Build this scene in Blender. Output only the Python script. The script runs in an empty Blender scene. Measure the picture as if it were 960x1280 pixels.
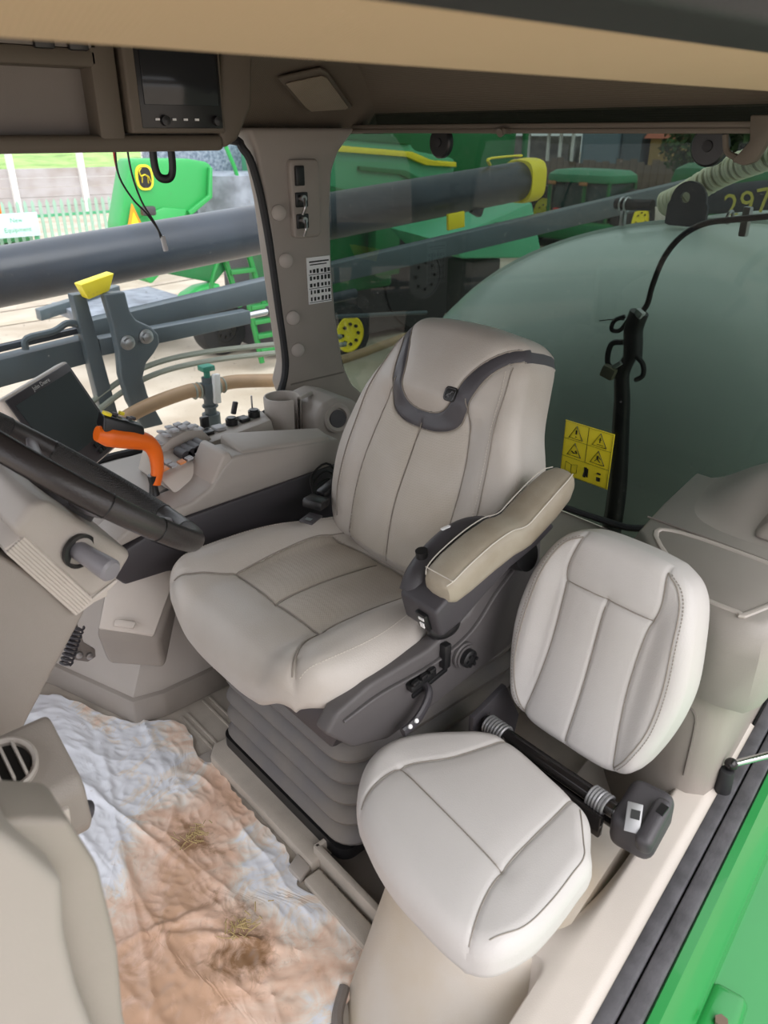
import bpy, bmesh, math, random
import numpy as np
from mathutils import Vector, Matrix
from math import sin, cos, pi, radians, sqrt, atan2
random.seed(7)
S = bpy.context.scene
COL = S.collection
# ------------------------------------------------------------------ camera, sky, sun, exposure
# cab axes: +x to the rear, +y to the vehicle's right, z up, cab floor at z = 0, yard ground at z = -1.75
PITCH = math.atan(475/960); HEAD = radians(48.6)
cam = bpy.data.objects.new('camera', bpy.data.cameras.new('camera')); COL.objects.link(cam)
cam.data.sensor_width = 36; cam.data.lens = 27.0; cam.data.clip_start = .02; cam.data.clip_end = 400
cam.data.dof.use_dof = True; cam.data.dof.focus_distance = 1.75; cam.data.dof.aperture_fstop = 7.5
cam.location = (0, 0, 1.35); cam.rotation_euler = (pi/2-PITCH, 0, HEAD-pi/2)
S.camera = cam
W = bpy.data.worlds.new('sky'); S.world = W; W.use_nodes = True
nt = W.node_tree; bg = nt.nodes['Background']
tc = nt.nodes.new('ShaderNodeTexCoord'); sx = nt.nodes.new('ShaderNodeSeparateXYZ'); rp = nt.nodes.new('ShaderNodeValToRGB')
nt.links.new(tc.outputs['Generated'], sx.inputs[0]); nt.links.new(sx.outputs['Z'], rp.inputs[0])
rp.color_ramp.elements[0].position = 0.0; rp.color_ramp.elements[0].color = (.86, .855, .885, 1)
rp.color_ramp.elements[1].position = .7; rp.color_ramp.elements[1].color = (1.07, 1.08, 1.16, 1)
nt.links.new(rp.outputs[0], bg.inputs['Color']); bg.inputs['Strength'].default_value = 1.35
sun = bpy.data.objects.new('sun', bpy.data.lights.new('sun', 'SUN')); COL.objects.link(sun)
sun.data.energy = 2.3; sun.data.angle = radians(60); sun.data.color = (1, .95, .92)
sun.rotation_euler = Vector((-.05, -1.0, 1.15)).to_track_quat('Z', 'Y').to_euler()
S.view_settings.view_transform = 'Standard'; S.view_settings.look = 'None'; S.view_settings.gamma = 1
S.view_settings.use_curve_mapping = False; S.view_settings.exposure = 0.38
try: S.cycles.use_denoising = True; S.cycles.max_bounces = 10; S.cycles.transparent_max_bounces = 12
except Exception: pass

# ------------------------------------------------------------------ materials
def mat(name, col, rough=.5, metal=0, bump=0, scale=300, var=0, vscale=6, var_col=None, spec=.5, coat=0, emit=None):
    m = bpy.data.materials.new(name); m.use_nodes = True; n = m.node_tree; b = n.nodes['Principled BSDF']
    b.inputs['Base Color'].default_value = (*col, 1); b.inputs['Roughness'].default_value = rough; b.inputs['Metallic'].default_value = metal
    b.inputs['Specular IOR Level'].default_value = spec; b.inputs['Coat Weight'].default_value = coat
    t = n.nodes.new('ShaderNodeTexCoord')
    nz = n.nodes.new('ShaderNodeTexNoise'); nz.inputs['Scale'].default_value = vscale; nz.inputs['Detail'].default_value = 6
    n.links.new(t.outputs['Object'], nz.inputs['Vector'])
    cr = n.nodes.new('ShaderNodeValToRGB'); n.links.new(nz.outputs[0], cr.inputs[0])
    v = max(var, .03); c2 = var_col or tuple(c*(1-v) for c in col); c1 = tuple(min(1, c*(1+v*.4)) for c in col)
    cr.color_ramp.elements[0].position = .38; cr.color_ramp.elements[0].color = (*c1, 1)
    cr.color_ramp.elements[1].position = .68; cr.color_ramp.elements[1].color = (*c2, 1)
    n.links.new(cr.outputs[0], b.inputs['Base Color'])
    if bump:
        z2 = n.nodes.new('ShaderNodeTexNoise'); z2.inputs['Scale'].default_value = scale; z2.inputs['Detail'].default_value = 3
        n.links.new(t.outputs['Object'], z2.inputs['Vector'])
        bp = n.nodes.new('ShaderNodeBump'); bp.inputs['Strength'].default_value = bump; bp.inputs['Distance'].default_value = .002
        n.links.new(z2.outputs[0], bp.inputs['Height']); n.links.new(bp.outputs[0], b.inputs['Normal'])
    if emit:
        b.inputs['Emission Color'].default_value = (*emit[:3], 1); b.inputs['Emission Strength'].default_value = emit[3]
    return m
def srgb(r, g, b):
    f = lambda c: (c/255/12.92) if c/255 <= .04045 else ((c/255+.055)/1.055)**2.4
    return (f(r), f(g), f(b))
def perforated(name, col, var_col, scale=260, strength=.35):
    m = mat(name, col, .5, 0, 0, var=.1, vscale=5, var_col=var_col); n = m.node_tree; b = n.nodes['Principled BSDF']
    t = n.nodes.new('ShaderNodeTexCoord'); v = n.nodes.new('ShaderNodeTexVoronoi'); v.inputs['Scale'].default_value = scale; v.inputs['Randomness'].default_value = .0
    mp = n.nodes.new('ShaderNodeMapping'); mp.inputs['Rotation'].default_value = (.0, .3, .78); n.links.new(t.outputs['Object'], mp.inputs[0]); n.links.new(mp.outputs[0], v.inputs['Vector'])
    bp = n.nodes.new('ShaderNodeBump'); bp.inputs['Strength'].default_value = strength; bp.inputs['Distance'].default_value = .002
    n.links.new(v.outputs['Distance'], bp.inputs['Height']); n.links.new(bp.outputs[0], b.inputs['Normal'])
    return m
def ribbed(name, col, freq, rough=.8, axis_rot=(0, 0, 0), strength=.4, col2=None):
    m = mat(name, col, rough); n = m.node_tree; b = n.nodes['Principled BSDF']
    t = n.nodes.new('ShaderNodeTexCoord'); mp = n.nodes.new('ShaderNodeMapping'); mp.inputs['Rotation'].default_value = axis_rot
    w = n.nodes.new('ShaderNodeTexWave'); w.inputs['Scale'].default_value = freq; w.inputs['Distortion'].default_value = .3
    n.links.new(t.outputs['Object'], mp.inputs[0]); n.links.new(mp.outputs[0], w.inputs['Vector'])
    bp = n.nodes.new('ShaderNodeBump'); bp.inputs['Strength'].default_value = strength; bp.inputs['Distance'].default_value = .003
    n.links.new(w.outputs[0], bp.inputs['Height']); n.links.new(bp.outputs[0], b.inputs['Normal'])
    return m
def glass(name, tint, refl=.06, dirt=0.0):
    m = bpy.data.materials.new(name); m.use_nodes = True; n = m.node_tree; n.nodes.clear()
    o = n.nodes.new('ShaderNodeOutputMaterial'); tr = n.nodes.new('ShaderNodeBsdfTransparent'); tr.inputs[0].default_value = (*tint, 1)
    gl = n.nodes.new('ShaderNodeBsdfGlossy'); gl.inputs['Roughness'].default_value = .02
    fr = n.nodes.new('ShaderNodeFresnel'); fr.inputs['IOR'].default_value = 1.27
    mx = n.nodes.new('ShaderNodeMixShader'); ge = n.nodes.new('ShaderNodeNewGeometry'); mm = n.nodes.new('ShaderNodeMath'); mm.operation = 'SUBTRACT'; mm.inputs[0].default_value = 1; n.links.new(ge.outputs['Backfacing'], mm.inputs[1]); m3 = n.nodes.new('ShaderNodeMath'); m3.operation = 'MULTIPLY'; n.links.new(fr.outputs[0], m3.inputs[0]); n.links.new(mm.outputs[0], m3.inputs[1]); n.links.new(m3.outputs[0], mx.inputs[0]); n.links.new(tr.outputs[0], mx.inputs[1]); n.links.new(gl.outputs[0], mx.inputs[2])
    last = mx
    if dirt:
        df = n.nodes.new('ShaderNodeBsdfDiffuse'); df.inputs[0].default_value = (.8, .8, .78, 1)
        t = n.nodes.new('ShaderNodeTexCoord'); nz = n.nodes.new('ShaderNodeTexNoise'); nz.inputs['Scale'].default_value = 90; nz.inputs['Detail'].default_value = 4
        n.links.new(t.outputs['Object'], nz.inputs['Vector'])
        cr = n.nodes.new('ShaderNodeValToRGB'); cr.color_ramp.elements[0].position = .66; cr.color_ramp.elements[0].color = (dirt*.25,)*3+(1,)
        cr.color_ramp.elements[1].position = .74; cr.color_ramp.elements[1].color = (dirt*4,)*3+(1,)
        n.links.new(nz.outputs[0], cr.inputs[0])
        m2 = n.nodes.new('ShaderNodeMixShader'); n.links.new(cr.outputs[0], m2.inputs[0]); n.links.new(mx.outputs[0], m2.inputs[1]); n.links.new(df.outputs[0], m2.inputs[2]); last = m2
    n.links.new(last.outputs[0], o.inputs[0])
    return m
M = {}
M['leather'] = mat('seat_leather', (.49, .455, .42), .42, bump=.25, scale=420, var=.1, vscale=5, var_col=(.44, .395, .35))
M['leather_worn'] = mat('worn_leather', (.36, .32, .255), .45, bump=.25, scale=420, var=.15, vscale=9, var_col=(.27, .225, .165))
M['perf'] = perforated('perforated_leather', (.44, .395, .345), (.33, .28, .225))
M['perf_back'] = perforated('perforated_back_leather', (.51, .465, .415), (.44, .39, .32))
M['leather_grey'] = mat('instructor_leather', (.53, .505, .49), .42, bump=.2, scale=420, var=.05, vscale=4)
M['stitch'] = mat('seam_thread', (.27, .24, .21), .8)
M['stitch_light'] = mat('light_thread', (.62, .58, .52), .8)
M['band'] = mat('headrest_band', (.07, .066, .075), .4, bump=.15)
M['plastic'] = mat('taupe_plastic', (.31, .275, .245), .5, bump=.3, scale=700, var=.07)
M['plastic_dk'] = mat('dark_taupe_plastic', (.19, .165, .148), .5, bump=.3, scale=700, var=.07)
M['plastic_lt'] = mat('pale_trim_plastic', (.58, .525, .475), .45, bump=.15, scale=500, var=.09, vscale=4)
M['plastic_mid'] = mat('console_plastic', (.42, .38, .345), .45, bump=.25, scale=700, var=.06)
M['rear_shell'] = mat('rear_console_plastic', (.29, .265, .24), .42, bump=.25, scale=700, var=.08)
M['stalk'] = mat('stalk_plastic', (.25, .24, .26), .38, bump=.1)
M['plastic_shell'] = mat('console_shell_plastic', (.38, .345, .315), .42, bump=.25, scale=700, var=.06)
M['charcoal'] = mat('charcoal_plastic', (.05, .046, .052), .45, bump=.25, scale=700)
M['shroud'] = mat('seat_shroud_plastic', (.10, .092, .093), .5, bump=.3, scale=700, var=.1)
M['bellow'] = mat('suspension_rubber', (.135, .127, .127), .65, bump=.2, scale=300, var=.18, vscale=8, var_col=(.19, .17, .15))
M['black'] = mat('black_plastic', (.012, .012, .013), .35)
M['rubber'] = mat('rubber_seal', (.014, .014, .016), .6, bump=.3, scale=500)
M['rubber_dusty'] = mat('dusty_seal', (.085, .082, .09), .6, bump=.3, scale=200, var=.3, vscale=30)
M['steel'] = mat('steel', (.45, .45, .46), .3, 1)
M['dull_steel'] = mat('dull_steel', (.33, .33, .34), .45, .6)
M['gloss_black'] = mat('glossy_black_steel', (.02, .018, .018), .12, .3)
M['chrome_rod'] = mat('chrome_rod', (.6, .6, .62), .12, 1)
M['floor'] = mat('floor_rubber', (.45, .40, .345), .7, bump=.35, scale=400, var=.15, vscale=12)
M['headliner'] = ribbed('headliner_fabric', (.125, .10, .074), 55, .9, (0, 0, 0), .25)
M['header'] = ribbed('header_fabric', (.46, .335, .215), 90, .9, (0, 0, .2), .2)
M['overhead'] = mat('overhead_plastic', (.115, .094, .072), .6, bump=.2, scale=500)
M['screen'] = mat('screen_glass', (.02, .022, .025), .12)
M['screen_grey'] = mat('matte_screen', (.035, .04, .045), .25)
M['orange'] = mat('orange_plastic', (.95, .17, .01), .38, bump=.1)
M['yellow'] = mat('yellow_plastic', (.98, .80, .03), .45)
M['white'] = mat('white_print', (.8, .8, .8), .5)
M['green'] = mat('green_paint', (.016, .215, .045), .25, var=.04, coat=.25)
M['green_far'] = mat('green_panel_paint', (.03, .36, .085), .4, var=.06, vscale=1)
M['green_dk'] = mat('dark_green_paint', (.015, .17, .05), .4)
M['red'] = mat('red_plastic', (.6, .02, .02), .4)
M['boom'] = mat('boom_paint', (.028, .037, .052), .32, bump=.15, scale=120, var=.25, vscale=4, var_col=(.02, .026, .036))
M['boom_lt'] = mat('boom_arm_paint', (.085, .11, .125), .42, var=.15, vscale=6)
M['glass_side'] = glass('side_glass', (.96, .98, .98), dirt=.05)
M['glass_rear'] = glass('tinted_rear_glass', (.38, .43, .405), dirt=.03)
M['tank'] = mat('tank_poly', (.60, .68, .63), .3, var=.08, vscale=1.2, coat=.2)

# ------------------------------------------------------------------ mesh helpers
def cr_smooth(pts, n=8, closed=False):
    P = [Vector(p) for p in pts]; out = []; N = len(P)
    rng = range(N if closed else N-1)
    for i in rng:
        p0 = P[(i-1) % N] if (closed or i > 0) else P[i]*2-P[i+1]
        p1 = P[i]; p2 = P[(i+1) % N]
        p3 = P[(i+2) % N] if (closed or i+2 < N) else p2*2-p1
        for k in range(n):
            t = k/n; t2 = t*t; t3 = t2*t
            out.append(.5*((2*p1)+(p2-p0)*t+(2*p0-5*p1+4*p2-p3)*t2+(3*p1-p0-3*p2+p3)*t3))
    if not closed: out.append(P[-1])
    return out
def frame(d, up=None):
    d = Vector(d).normalized(); u = Vector(up) if up is not None else (Vector((0, 0, 1)) if abs(d.z) < .9 else Vector((1, 0, 0)))
    a = d.cross(u).normalized(); b = a.cross(d).normalized()
    return a, b, d
class MB:
    def __init__(s): s.v = []; s.f = []; s.m = []
    def add(s, vs, fs, mi=0):
        o = len(s.v); s.v += [tuple(v) for v in vs]; s.f += [tuple(i+o for i in f) for f in fs]; s.m += [mi]*len(fs); return s
    def from_bm(s, bm, mi=0):
        bm.verts.index_update(); s.add([v.co.copy() for v in bm.verts], [[v.index for v in f.verts] for f in bm.faces], mi); bm.free(); return s
    def box(s, c, size, rot=None, bev=0, seg=2, mi=0):
        bm = bmesh.new(); bmesh.ops.create_cube(bm, size=1)
        for v in bm.verts: v.co = Vector((v.co.x*size[0], v.co.y*size[1], v.co.z*size[2]))
        if bev: bmesh.ops.bevel(bm, geom=bm.edges[:], offset=bev, segments=seg, profile=.5, affect='EDGES')
        R = rot if isinstance(rot, Matrix) else (Matrix.Identity(3) if rot is None else __import__('mathutils').Euler(rot).to_matrix())
        for v in bm.verts: v.co = R @ v.co + Vector(c)
        return s.from_bm(bm, mi)
    def prism(s, poly, d, bev=0, seg=2, mi=0):
        """poly: 3-D points of a planar face; extruded by vector d; edges bevelled."""
        bm = bmesh.new(); d = Vector(d)
        a = [bm.verts.new(Vector(p)) for p in poly]; b = [bm.verts.new(Vector(p)+d) for p in poly]; n = len(poly)
        bm.faces.new(a); bm.faces.new(b[::-1])
        for i in range(n): bm.faces.new((a[i], b[i], b[(i+1) % n], a[(i+1) % n]))
        bmesh.ops.recalc_face_normals(bm, faces=bm.faces[:])
        if bev: bmesh.ops.bevel(bm, geom=bm.edges[:], offset=bev, segments=seg, profile=.5, affect='EDGES', clamp_overlap=True)
        return s.from_bm(bm, mi)
    def hexa(s, p, bev=0, seg=2, mi=0):
        """p: 8 corners, bottom four then top four, same winding."""
        bm = bmesh.new(); v = [bm.verts.new(Vector(q)) for q in p]
        for f in ((0, 1, 2, 3), (4, 5, 6, 7), (0, 1, 5, 4), (1, 2, 6, 5), (2, 3, 7, 6), (3, 0, 4, 7)): bm.faces.new([v[i] for i in f])
        bmesh.ops.recalc_face_normals(bm, faces=bm.faces[:])
        if bev: bmesh.ops.bevel(bm, geom=bm.edges[:], offset=bev, segments=seg, profile=.5, affect='EDGES', clamp_overlap=True)
        return s.from_bm(bm, mi)
    def loft(s, rings, cap=True, closed=True, mi=0, loop=False):
        n = len(rings[0]); vs = [p for r in rings for p in r]; fs = []
        R = len(rings)
        for i in range(R if loop else R-1):
            for j in range(n if closed else n-1):
                a = i*n+j; b = i*n+(j+1) % n; c = ((i+1) % R)*n+(j+1) % n; e = ((i+1) % R)*n+j; fs.append((a, b, c, e))
        if cap and closed and not loop: fs.append(tuple(range(n))[::-1]); fs.append(tuple((R-1)*n+j for j in range(n)))
        return s.add(vs, fs, mi)
    def tube(s, pts, r, seg=10, smooth=0, closed=False, mi=0, flat=None, up=None):
        P = cr_smooth(pts, smooth, closed) if smooth else [Vector(p) for p in pts]
        n = len(P); rings = []; b0 = None
        rad = r if callable(r) else (lambda t: r)
        for i, p in enumerate(P):
            d = (P[(i+1) % n]-P[i-1]) if (closed or 0 < i < n-1) else (P[1]-P[0] if i == 0 else P[-1]-P[-2])
            if d.length < 1e-9: d = Vector((0, 0, 1))
            d.normalize()
            if b0 is None: a, b, _ = frame(d, up)
            else:
                b = (b0-d*b0.dot(d)).normalized(); a = b.cross(d)*-1; a = d.cross(b)
            b0 = b; rr = rad(i/(n-1 if n > 1 else 1)); fl = flat or 1
            rings.append([p+a*(cos(2*pi*k/seg)*rr)+b*(sin(2*pi*k/seg)*rr*fl) for k in range(seg)])
        return s.loft(rings, cap=not closed, loop=closed, mi=mi)
    def cyl(s, p0, p1, r0, r1=None, seg=24, mi=0, bev=0):
        r1 = r0 if r1 is None else r1; p0 = Vector(p0); p1 = Vector(p1); a, b, d = frame(p1-p0); L = (p1-p0).length
        prof = [(0, r0), (L, r1)] if not bev else [(0, r0-bev), (bev*.3, r0-bev*.3), (bev, r0), (L-bev, r1), (L-bev*.3, r1-bev*.3), (L, r1-bev)]
        return s.loft([[p0+d*t+a*(cos(2*pi*k/seg)*r)+b*(sin(2*pi*k/seg)*r) for k in range(seg)] for t, r in prof], mi=mi)
    def lathe(s, p0, d, prof, seg=32, mi=0, cap=True):
        a, b, d = frame(d); p0 = Vector(p0)
        return s.loft([[p0+d*t+a*(cos(2*pi*k/seg)*r)+b*(sin(2*pi*k/seg)*r) for k in range(seg)] for t, r in prof], mi=mi, cap=cap)
    def torus(s, c, nrm, R, r, seg=48, rs=12, mi=0):
        a, b, d = frame(nrm); c = Vector(c)
        return s.tube([c+a*(cos(2*pi*k/seg)*R)+b*(sin(2*pi*k/seg)*R) for k in range(seg)], r, rs, closed=True, mi=mi)
    def ball(s, c, r, seg=16, mi=0, sc=(1, 1, 1)):
        bm = bmesh.new(); bmesh.ops.create_uvsphere(bm, u_segments=seg, v_segments=max(6, seg//2), radius=1)
        for v in bm.verts: v.co = Vector((v.co.x*r*sc[0]+c[0], v.co.y*r*sc[1]+c[1], v.co.z*r*sc[2]+c[2]))
        return s.from_bm(bm, mi)
    def grid(s, fn, nu, nv, mi=0):
        vs = [fn(i/nu, j/nv) for i in range(nu+1) for j in range(nv+1)]
        fs = [(i*(nv+1)+j, (i+1)*(nv+1)+j, (i+1)*(nv+1)+j+1, i*(nv+1)+j+1) for i in range(nu) for j in range(nv)]
        return s.add(vs, fs, mi)
    def build(s, name, mats, parent=None, origin=None, sharp=38):
        """link as one mesh object; vertices are given in cab coordinates"""
        if not isinstance(mats, (list, tuple)): mats = [mats]
        o = Vector(parent['_o']) if parent is not None else Vector(origin or (0, 0, 0))
        me = bpy.data.meshes.new(name)
        me.from_pydata([(v[0]-o.x, v[1]-o.y, v[2]-o.z) for v in s.v], [], s.f)
        for m in mats: me.materials.append(m)
        if len(mats) > 1: me.polygons.foreach_set('material_index', s.m)
        bm = bmesh.new(); bm.from_mesh(me)
        bmesh.ops.recalc_face_normals(bm, faces=bm.faces[:])
        ca = cos(radians(sharp))
        for e in bm.edges:
            if len(e.link_faces) == 2 and e.link_faces[0].normal.dot(e.link_faces[1].normal) < ca: e.smooth = False
        for f in bm.faces: f.smooth = True
        bm.to_mesh(me); bm.free()
        ob = bpy.data.objects.new(name, me); COL.objects.link(ob)
        if parent is not None: ob.parent = parent; ob['_o'] = parent['_o']
        else: ob.location = o; ob['_o'] = tuple(o)
        return ob
def thing(name, label, cat, loc, group=None):
    o = bpy.data.objects.new(name, None); COL.objects.link(o); o.location = loc; o['_o'] = tuple(loc); o.empty_display_size = .05
    o['label'] = label; o['category'] = cat
    if group: o['group'] = group
    return o
def tag(o, label, cat, group=None):
    o['label'] = label; o['category'] = cat
    if group: o['group'] = group
    return o
def struct(o, label=None):
    o['kind'] = 'structure'
    if label: o['label'] = label
    return o
def plab(o, label): o['label'] = label; return o
def sroot(name, loc=(0, 0, 0), label=None):
    o = bpy.data.objects.new(name, None); COL.objects.link(o); o.location = loc; o['_o'] = tuple(loc); o['kind'] = 'structure'
    if label: o['label'] = label
    return o
def copy_tree(o, parent=None, loc=None, label=None):
    c = o.copy(); COL.objects.link(c)
    if parent is not None: c.parent = parent
    if loc is not None: c.location = loc
    if label: c['label'] = label
    for ch in list(o.children): copy_tree(ch, c)
    return c
def text_mb(txt, size, o, ux, uy, lift=.0006, align='CENTER'):
    """lettering as thin mesh standing on the plane through o with axes ux (reading direction) and uy (up)"""
    cu = bpy.data.curves.new('t', 'FONT'); cu.body = txt; cu.size = size; cu.align_x = align; cu.align_y = 'CENTER'; cu.resolution_u = 2
    ob = bpy.data.objects.new('t', cu); COL.objects.link(ob); dg = bpy.context.evaluated_depsgraph_get(); dg.update()
    me = ob.evaluated_get(dg).to_mesh(); ux = Vector(ux).normalized(); uy = Vector(uy).normalized(); n = ux.cross(uy); o = Vector(o)
    mb = MB(); mb.add([o+ux*v.co.x+uy*v.co.y+n*lift for v in me.vertices], [tuple(p.vertices) for p in me.polygons])
    ob.evaluated_get(dg).to_mesh_clear(); bpy.data.objects.remove(ob); bpy.data.curves.remove(cu)
    return mb

# ------------------------------------------------------------------ upholstered pads
def seg_dist(P, poly):
    """distance of points P (n,2) to polyline poly"""
    d = np.full(len(P), 9.)
    for a, b in zip(poly[:-1], poly[1:]):
        a = np.array(a); b = np.array(b); ab = b-a; t = np.clip(((P-a)@ab)/(ab@ab+1e-12), 0, 1)
        d = np.minimum(d, np.hypot(*(P-(a+t[:, None]*ab)).T))
    return d
class Pad:
    """pillow over a star-shaped outline: h(x, y) above the plan, rounded rim, seams pressed in"""
    def __init__(s, outline, top, T, edge, seams, fmap, wide=.025, wdep=.004, sdep=.0035, sw=.004, edge_front=None):
        o = [np.array((p.x, p.y)) for p in cr_smooth([(*q, 0) for q in outline], 10, True)]
        s.o = np.array(o); s.c = np.array(s.o).mean(0)
        r = s.o-s.c; th = np.arctan2(r[:, 1], r[:, 0]); k = np.argsort(th); s.th = th[k]; s.R = np.hypot(*r.T)[k]
        s.top, s.T, s.edge, s.fmap = top, T, edge, fmap
        s.seams = [[(p.x, p.y) for p in cr_smooth([(*q, 0) for q in sm], 6)] for sm in seams]
        s.wide, s.wdep, s.sdep, s.sw = wide, wdep, sdep, sw
    def Rr(s, th): return np.interp(th, s.th, s.R, period=2*pi)
    def h(s, P, groove=True):
        P = np.atleast_2d(P); r = P-s.c; th = np.arctan2(r[:, 1], r[:, 0]); rad = np.hypot(*r.T); R = s.Rr(th)
        d = np.clip(R-rad, 0, None); e = s.edge
        h = s.top(P[:, 0], P[:, 1]) - np.where(d < e, e*(1-np.sqrt(np.clip(1-(1-d/e)**2, 0, 1))), 0)
        if groove and s.seams:
            for sm in s.seams:
                q = seg_dist(P, sm); h = h - s.sdep*np.exp(-(q/s.sw)**2) - s.wdep*np.exp(-(q/s.wide)**2)
        return h
    def mesh(s, region=None, nr=72, na=400, lift=0):
        ths = np.linspace(-pi, pi, na, endpoint=False); R = s.Rr(ths)
        ss = np.concatenate([np.linspace(0, .82, int(nr*.6), endpoint=False), .82+.18*(1-(1-np.linspace(0, 1, nr-int(nr*.6)))**1.9)])
        P = []
        for q in ss[1:]: P.append(np.stack([s.c[0]+np.cos(ths)*R*q, s.c[1]+np.sin(ths)*R*q], 1))
        P = np.concatenate([s.c[None], *P]); H = s.h(P)+lift
        V = [(*p, h) for p, h in zip(P, H)]; F = []; nr_ = len(ss)-1
        for j in range(na): F.append((0, 1+j, 1+(j+1) % na))
        for i in range(nr_-1):
            for j in range(na):
                a = 1+i*na+j; b = 1+i*na+(j+1) % na; F.append((a, a+na, b+na, b))
        cen = [np.mean([V[i][:2] for i in f], 0) for f in F]
        groups = {}
        reg = region or (lambda x, y: 0)
        for f, c in zip(F, cen): groups.setdefault(reg(c[0], c[1]), []).append(f)
        # side wall and underside belong to group 0
        base = 1+(nr_-1)*na; last = list(range(base, base+na)); F0 = groups.setdefault(0, []); rimg = [reg(*(s.c+(P[base+j]-s.c)*.998)) for j in range(na)]
        rim = P[base:base+na]; h0 = H[base:base+na]; dep = s.T-s.edge
        for k, (dz, inset) in enumerate(((-.35, -.002), (-.7, 0), (-.93, .006), (-1, .02), (-1, .3), (-1, .98))):
            o = len(V)
            for j in range(na):
                q = s.c+(rim[j]-s.c)*(1-(inset if k > 3 else inset/.3)) if k != 99 else 0
                V.append((q[0], q[1], h0[j]+dep*dz))
            for j in range(na): groups.setdefault(rimg[j] if k < 4 else 0, []).append((last[j], o+j, o+(j+1) % na, last[(j+1) % na]))
            last = list(range(o, o+na))
        F0.append(tuple(last))
        V = [s.fmap(*v) for v in V]; out = {}
        for g, fs in groups.items():
            used = sorted({i for f in fs for i in f}); mp = {i: k for k, i in enumerate(used)}
            out[g] = MB().add([V[i] for i in used], [tuple(mp[i] for i in f) for f in fs])
        return out
    def line(s, pts, r=.0011, lift=.0, seg=6, n=8, mb=None, dash=None):
        P = np.array([(p.x, p.y) for p in cr_smooth([(*q, 0) for q in pts], n)]); rr = P-s.c; P = P[np.hypot(*rr.T) < s.Rr(np.arctan2(rr[:, 1], rr[:, 0]))-.004]; H = s.h(P)+lift
        Q = [s.fmap(p[0], p[1], h) for p, h in zip(P, H)]
        mb = mb or MB()
        if dash:
            # stitches: resample by arc length
            L = [0]
            for a, b in zip(Q[:-1], Q[1:]): L.append(L[-1]+(Vector(b)-Vector(a)).length)
            t = 0
            arr = np.array([tuple(q) for q in Q])
            while t+dash*.6 < L[-1]:
                A = [np.interp(t, L, arr[:, i]) for i in range(3)]; B = [np.interp(t+dash*.62, L, arr[:, i]) for i in range(3)]
                mb.tube([A, B], r, 5); t += dash
        else: mb.tube(Q, r, seg)
        return mb
# ================================================================== cab shell (setting)
fl = MB().box((.65, 1.15, -.02), (1.9, 1.50, .04)).build('floor', M['floor']); struct(fl)
rb = []
ribs = MB().box((.665, 1.42, .0015), (.012, .26, .005), bev=.001)
r0 = None
for i, (x, y0, y1) in enumerate(((.628, 1.33, 1.5), (.645, 1.30, 1.5), (.70, 1.30, 1.52), (.72, 1.30, 1.52))):
    r0 = MB().box((x, (y0+y1)/2, .001), (.007, y1-y0, .004), bev=.001).build('floor_rib', M['floor'], fl)
# raised ledge along the seat base
lg = MB().prism([(.598, 1.30, 0), (.625, 1.33, 0), (1.3, 1.33, 0), (1.3, .93, 0), (.645, .93, 0), (.640, .90, 0), (.600, .90, 0)], (0, 0, .03), .006).build('floor_ledge', M['floor'], fl)
MB().prism([(.565, .935, .0), (.60, .95, .0), (.60, .905, 0), (.566, .895, 0)], (0, 0, .018), .004).build('floor_clip', M['plastic_mid'], fl)
MB().box((.590, .78, .010), (.040, .22, .02), bev=.006).build('floor_lip', M['floor'], fl)
MB().prism([(.57, 1.34, 0), (.625, 1.34, 0), (.625, 1.25, 0), (.575, 1.22, 0)], (0, 0, .006), .002).build('floor_patch', M['plastic_mid'], fl)
# open bin between the two seat bases
bn = MB()
for c, sz in (((.625, .80, .025), (.014, .24, .05)), ((.76, .80, .025), (.014, .24, .05)), ((.69, .915, .025), (.14, .012, .05)), ((.69, .685, .025), (.14, .012, .05))): bn.box(c, sz, bev=.003)
bn.build('floor_bin_rim', M['floor'], fl); MB().box((.69, .80, .004), (.125, .23, .004)).build('floor_bin_bottom', M['plastic_dk'], fl)
# right-hand C pillar
def Pz(L, y): return [(x, y, z) for x, z in L]
pil_px = [(.62+.0, 0)]
PO = [(1.175, 1.36), (1.195, 1.30), (1.215, 1.19), (1.232, .98), (1.248, .81), (1.256, .74), (1.235, .68), (1.26, .60), (1.30, .52), (1.60, .52), (1.545, .585), (1.50, .625), (1.465, .695), (1.440, .85), (1.430, 1.0), (1.430, 1.15), (1.44, 1.25), (1.465, 1.30), (1.53, 1.36)]
pl_ = MB().prism(Pz(PO, 1.85), (0, .07, 0), .012, 3).build('trim_1', M['plastic']); struct(pl_, 'taupe corner pillar trim between side and rear glass')
MB().box((1.36, 1.851, .675), (.20, .008, .004)).build('pillar_joint', M['plastic_dk'], pl_)
for (u, x, z) in ((0, 1.243, 1.155), (1, 1.258, 1.03), (2, 1.272, .87), (3, 1.283, .775)):
    MB().lathe((x+.008, 1.852, z), (-.35, -1, 0), [(0, .020), (.010, .020), (.014, .015), (.015, .001)], 20).build('screw_cap', M['plastic_mid'], pl_)
pp = MB().prism(Pz([(1.29, 1.09), (1.285, 1.27), (1.29, 1.285), (1.375, 1.285), (1.385, 1.27), (1.385, 1.10), (1.375, 1.085), (1.31, 1.085)], 1.835), (0, .025, 0), .006, 3).build('outlet_panel', M['plastic'], pl_)
MB().box((1.313, 1.832, 1.245), (.028, .012, .05), bev=.003).build('rocker_switch', M['black'], pp)
for z in (1.185, 1.13):
    c = MB().box((1.318, 1.834, z), (.04, .008, .038), bev=.003).build('outlet', M['black'], pp)
    MB().cyl((1.312, 1.83, z+.004), (1.312, 1.812, z+.004), .009, seg=14).tube([(1.312, 1.812, z+.004), (1.305, 1.80, z-.015), (1.303, 1.81, z-.035)], .004, 7, smooth=4).build('outlet_cap', M['steel'], pp)
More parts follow.
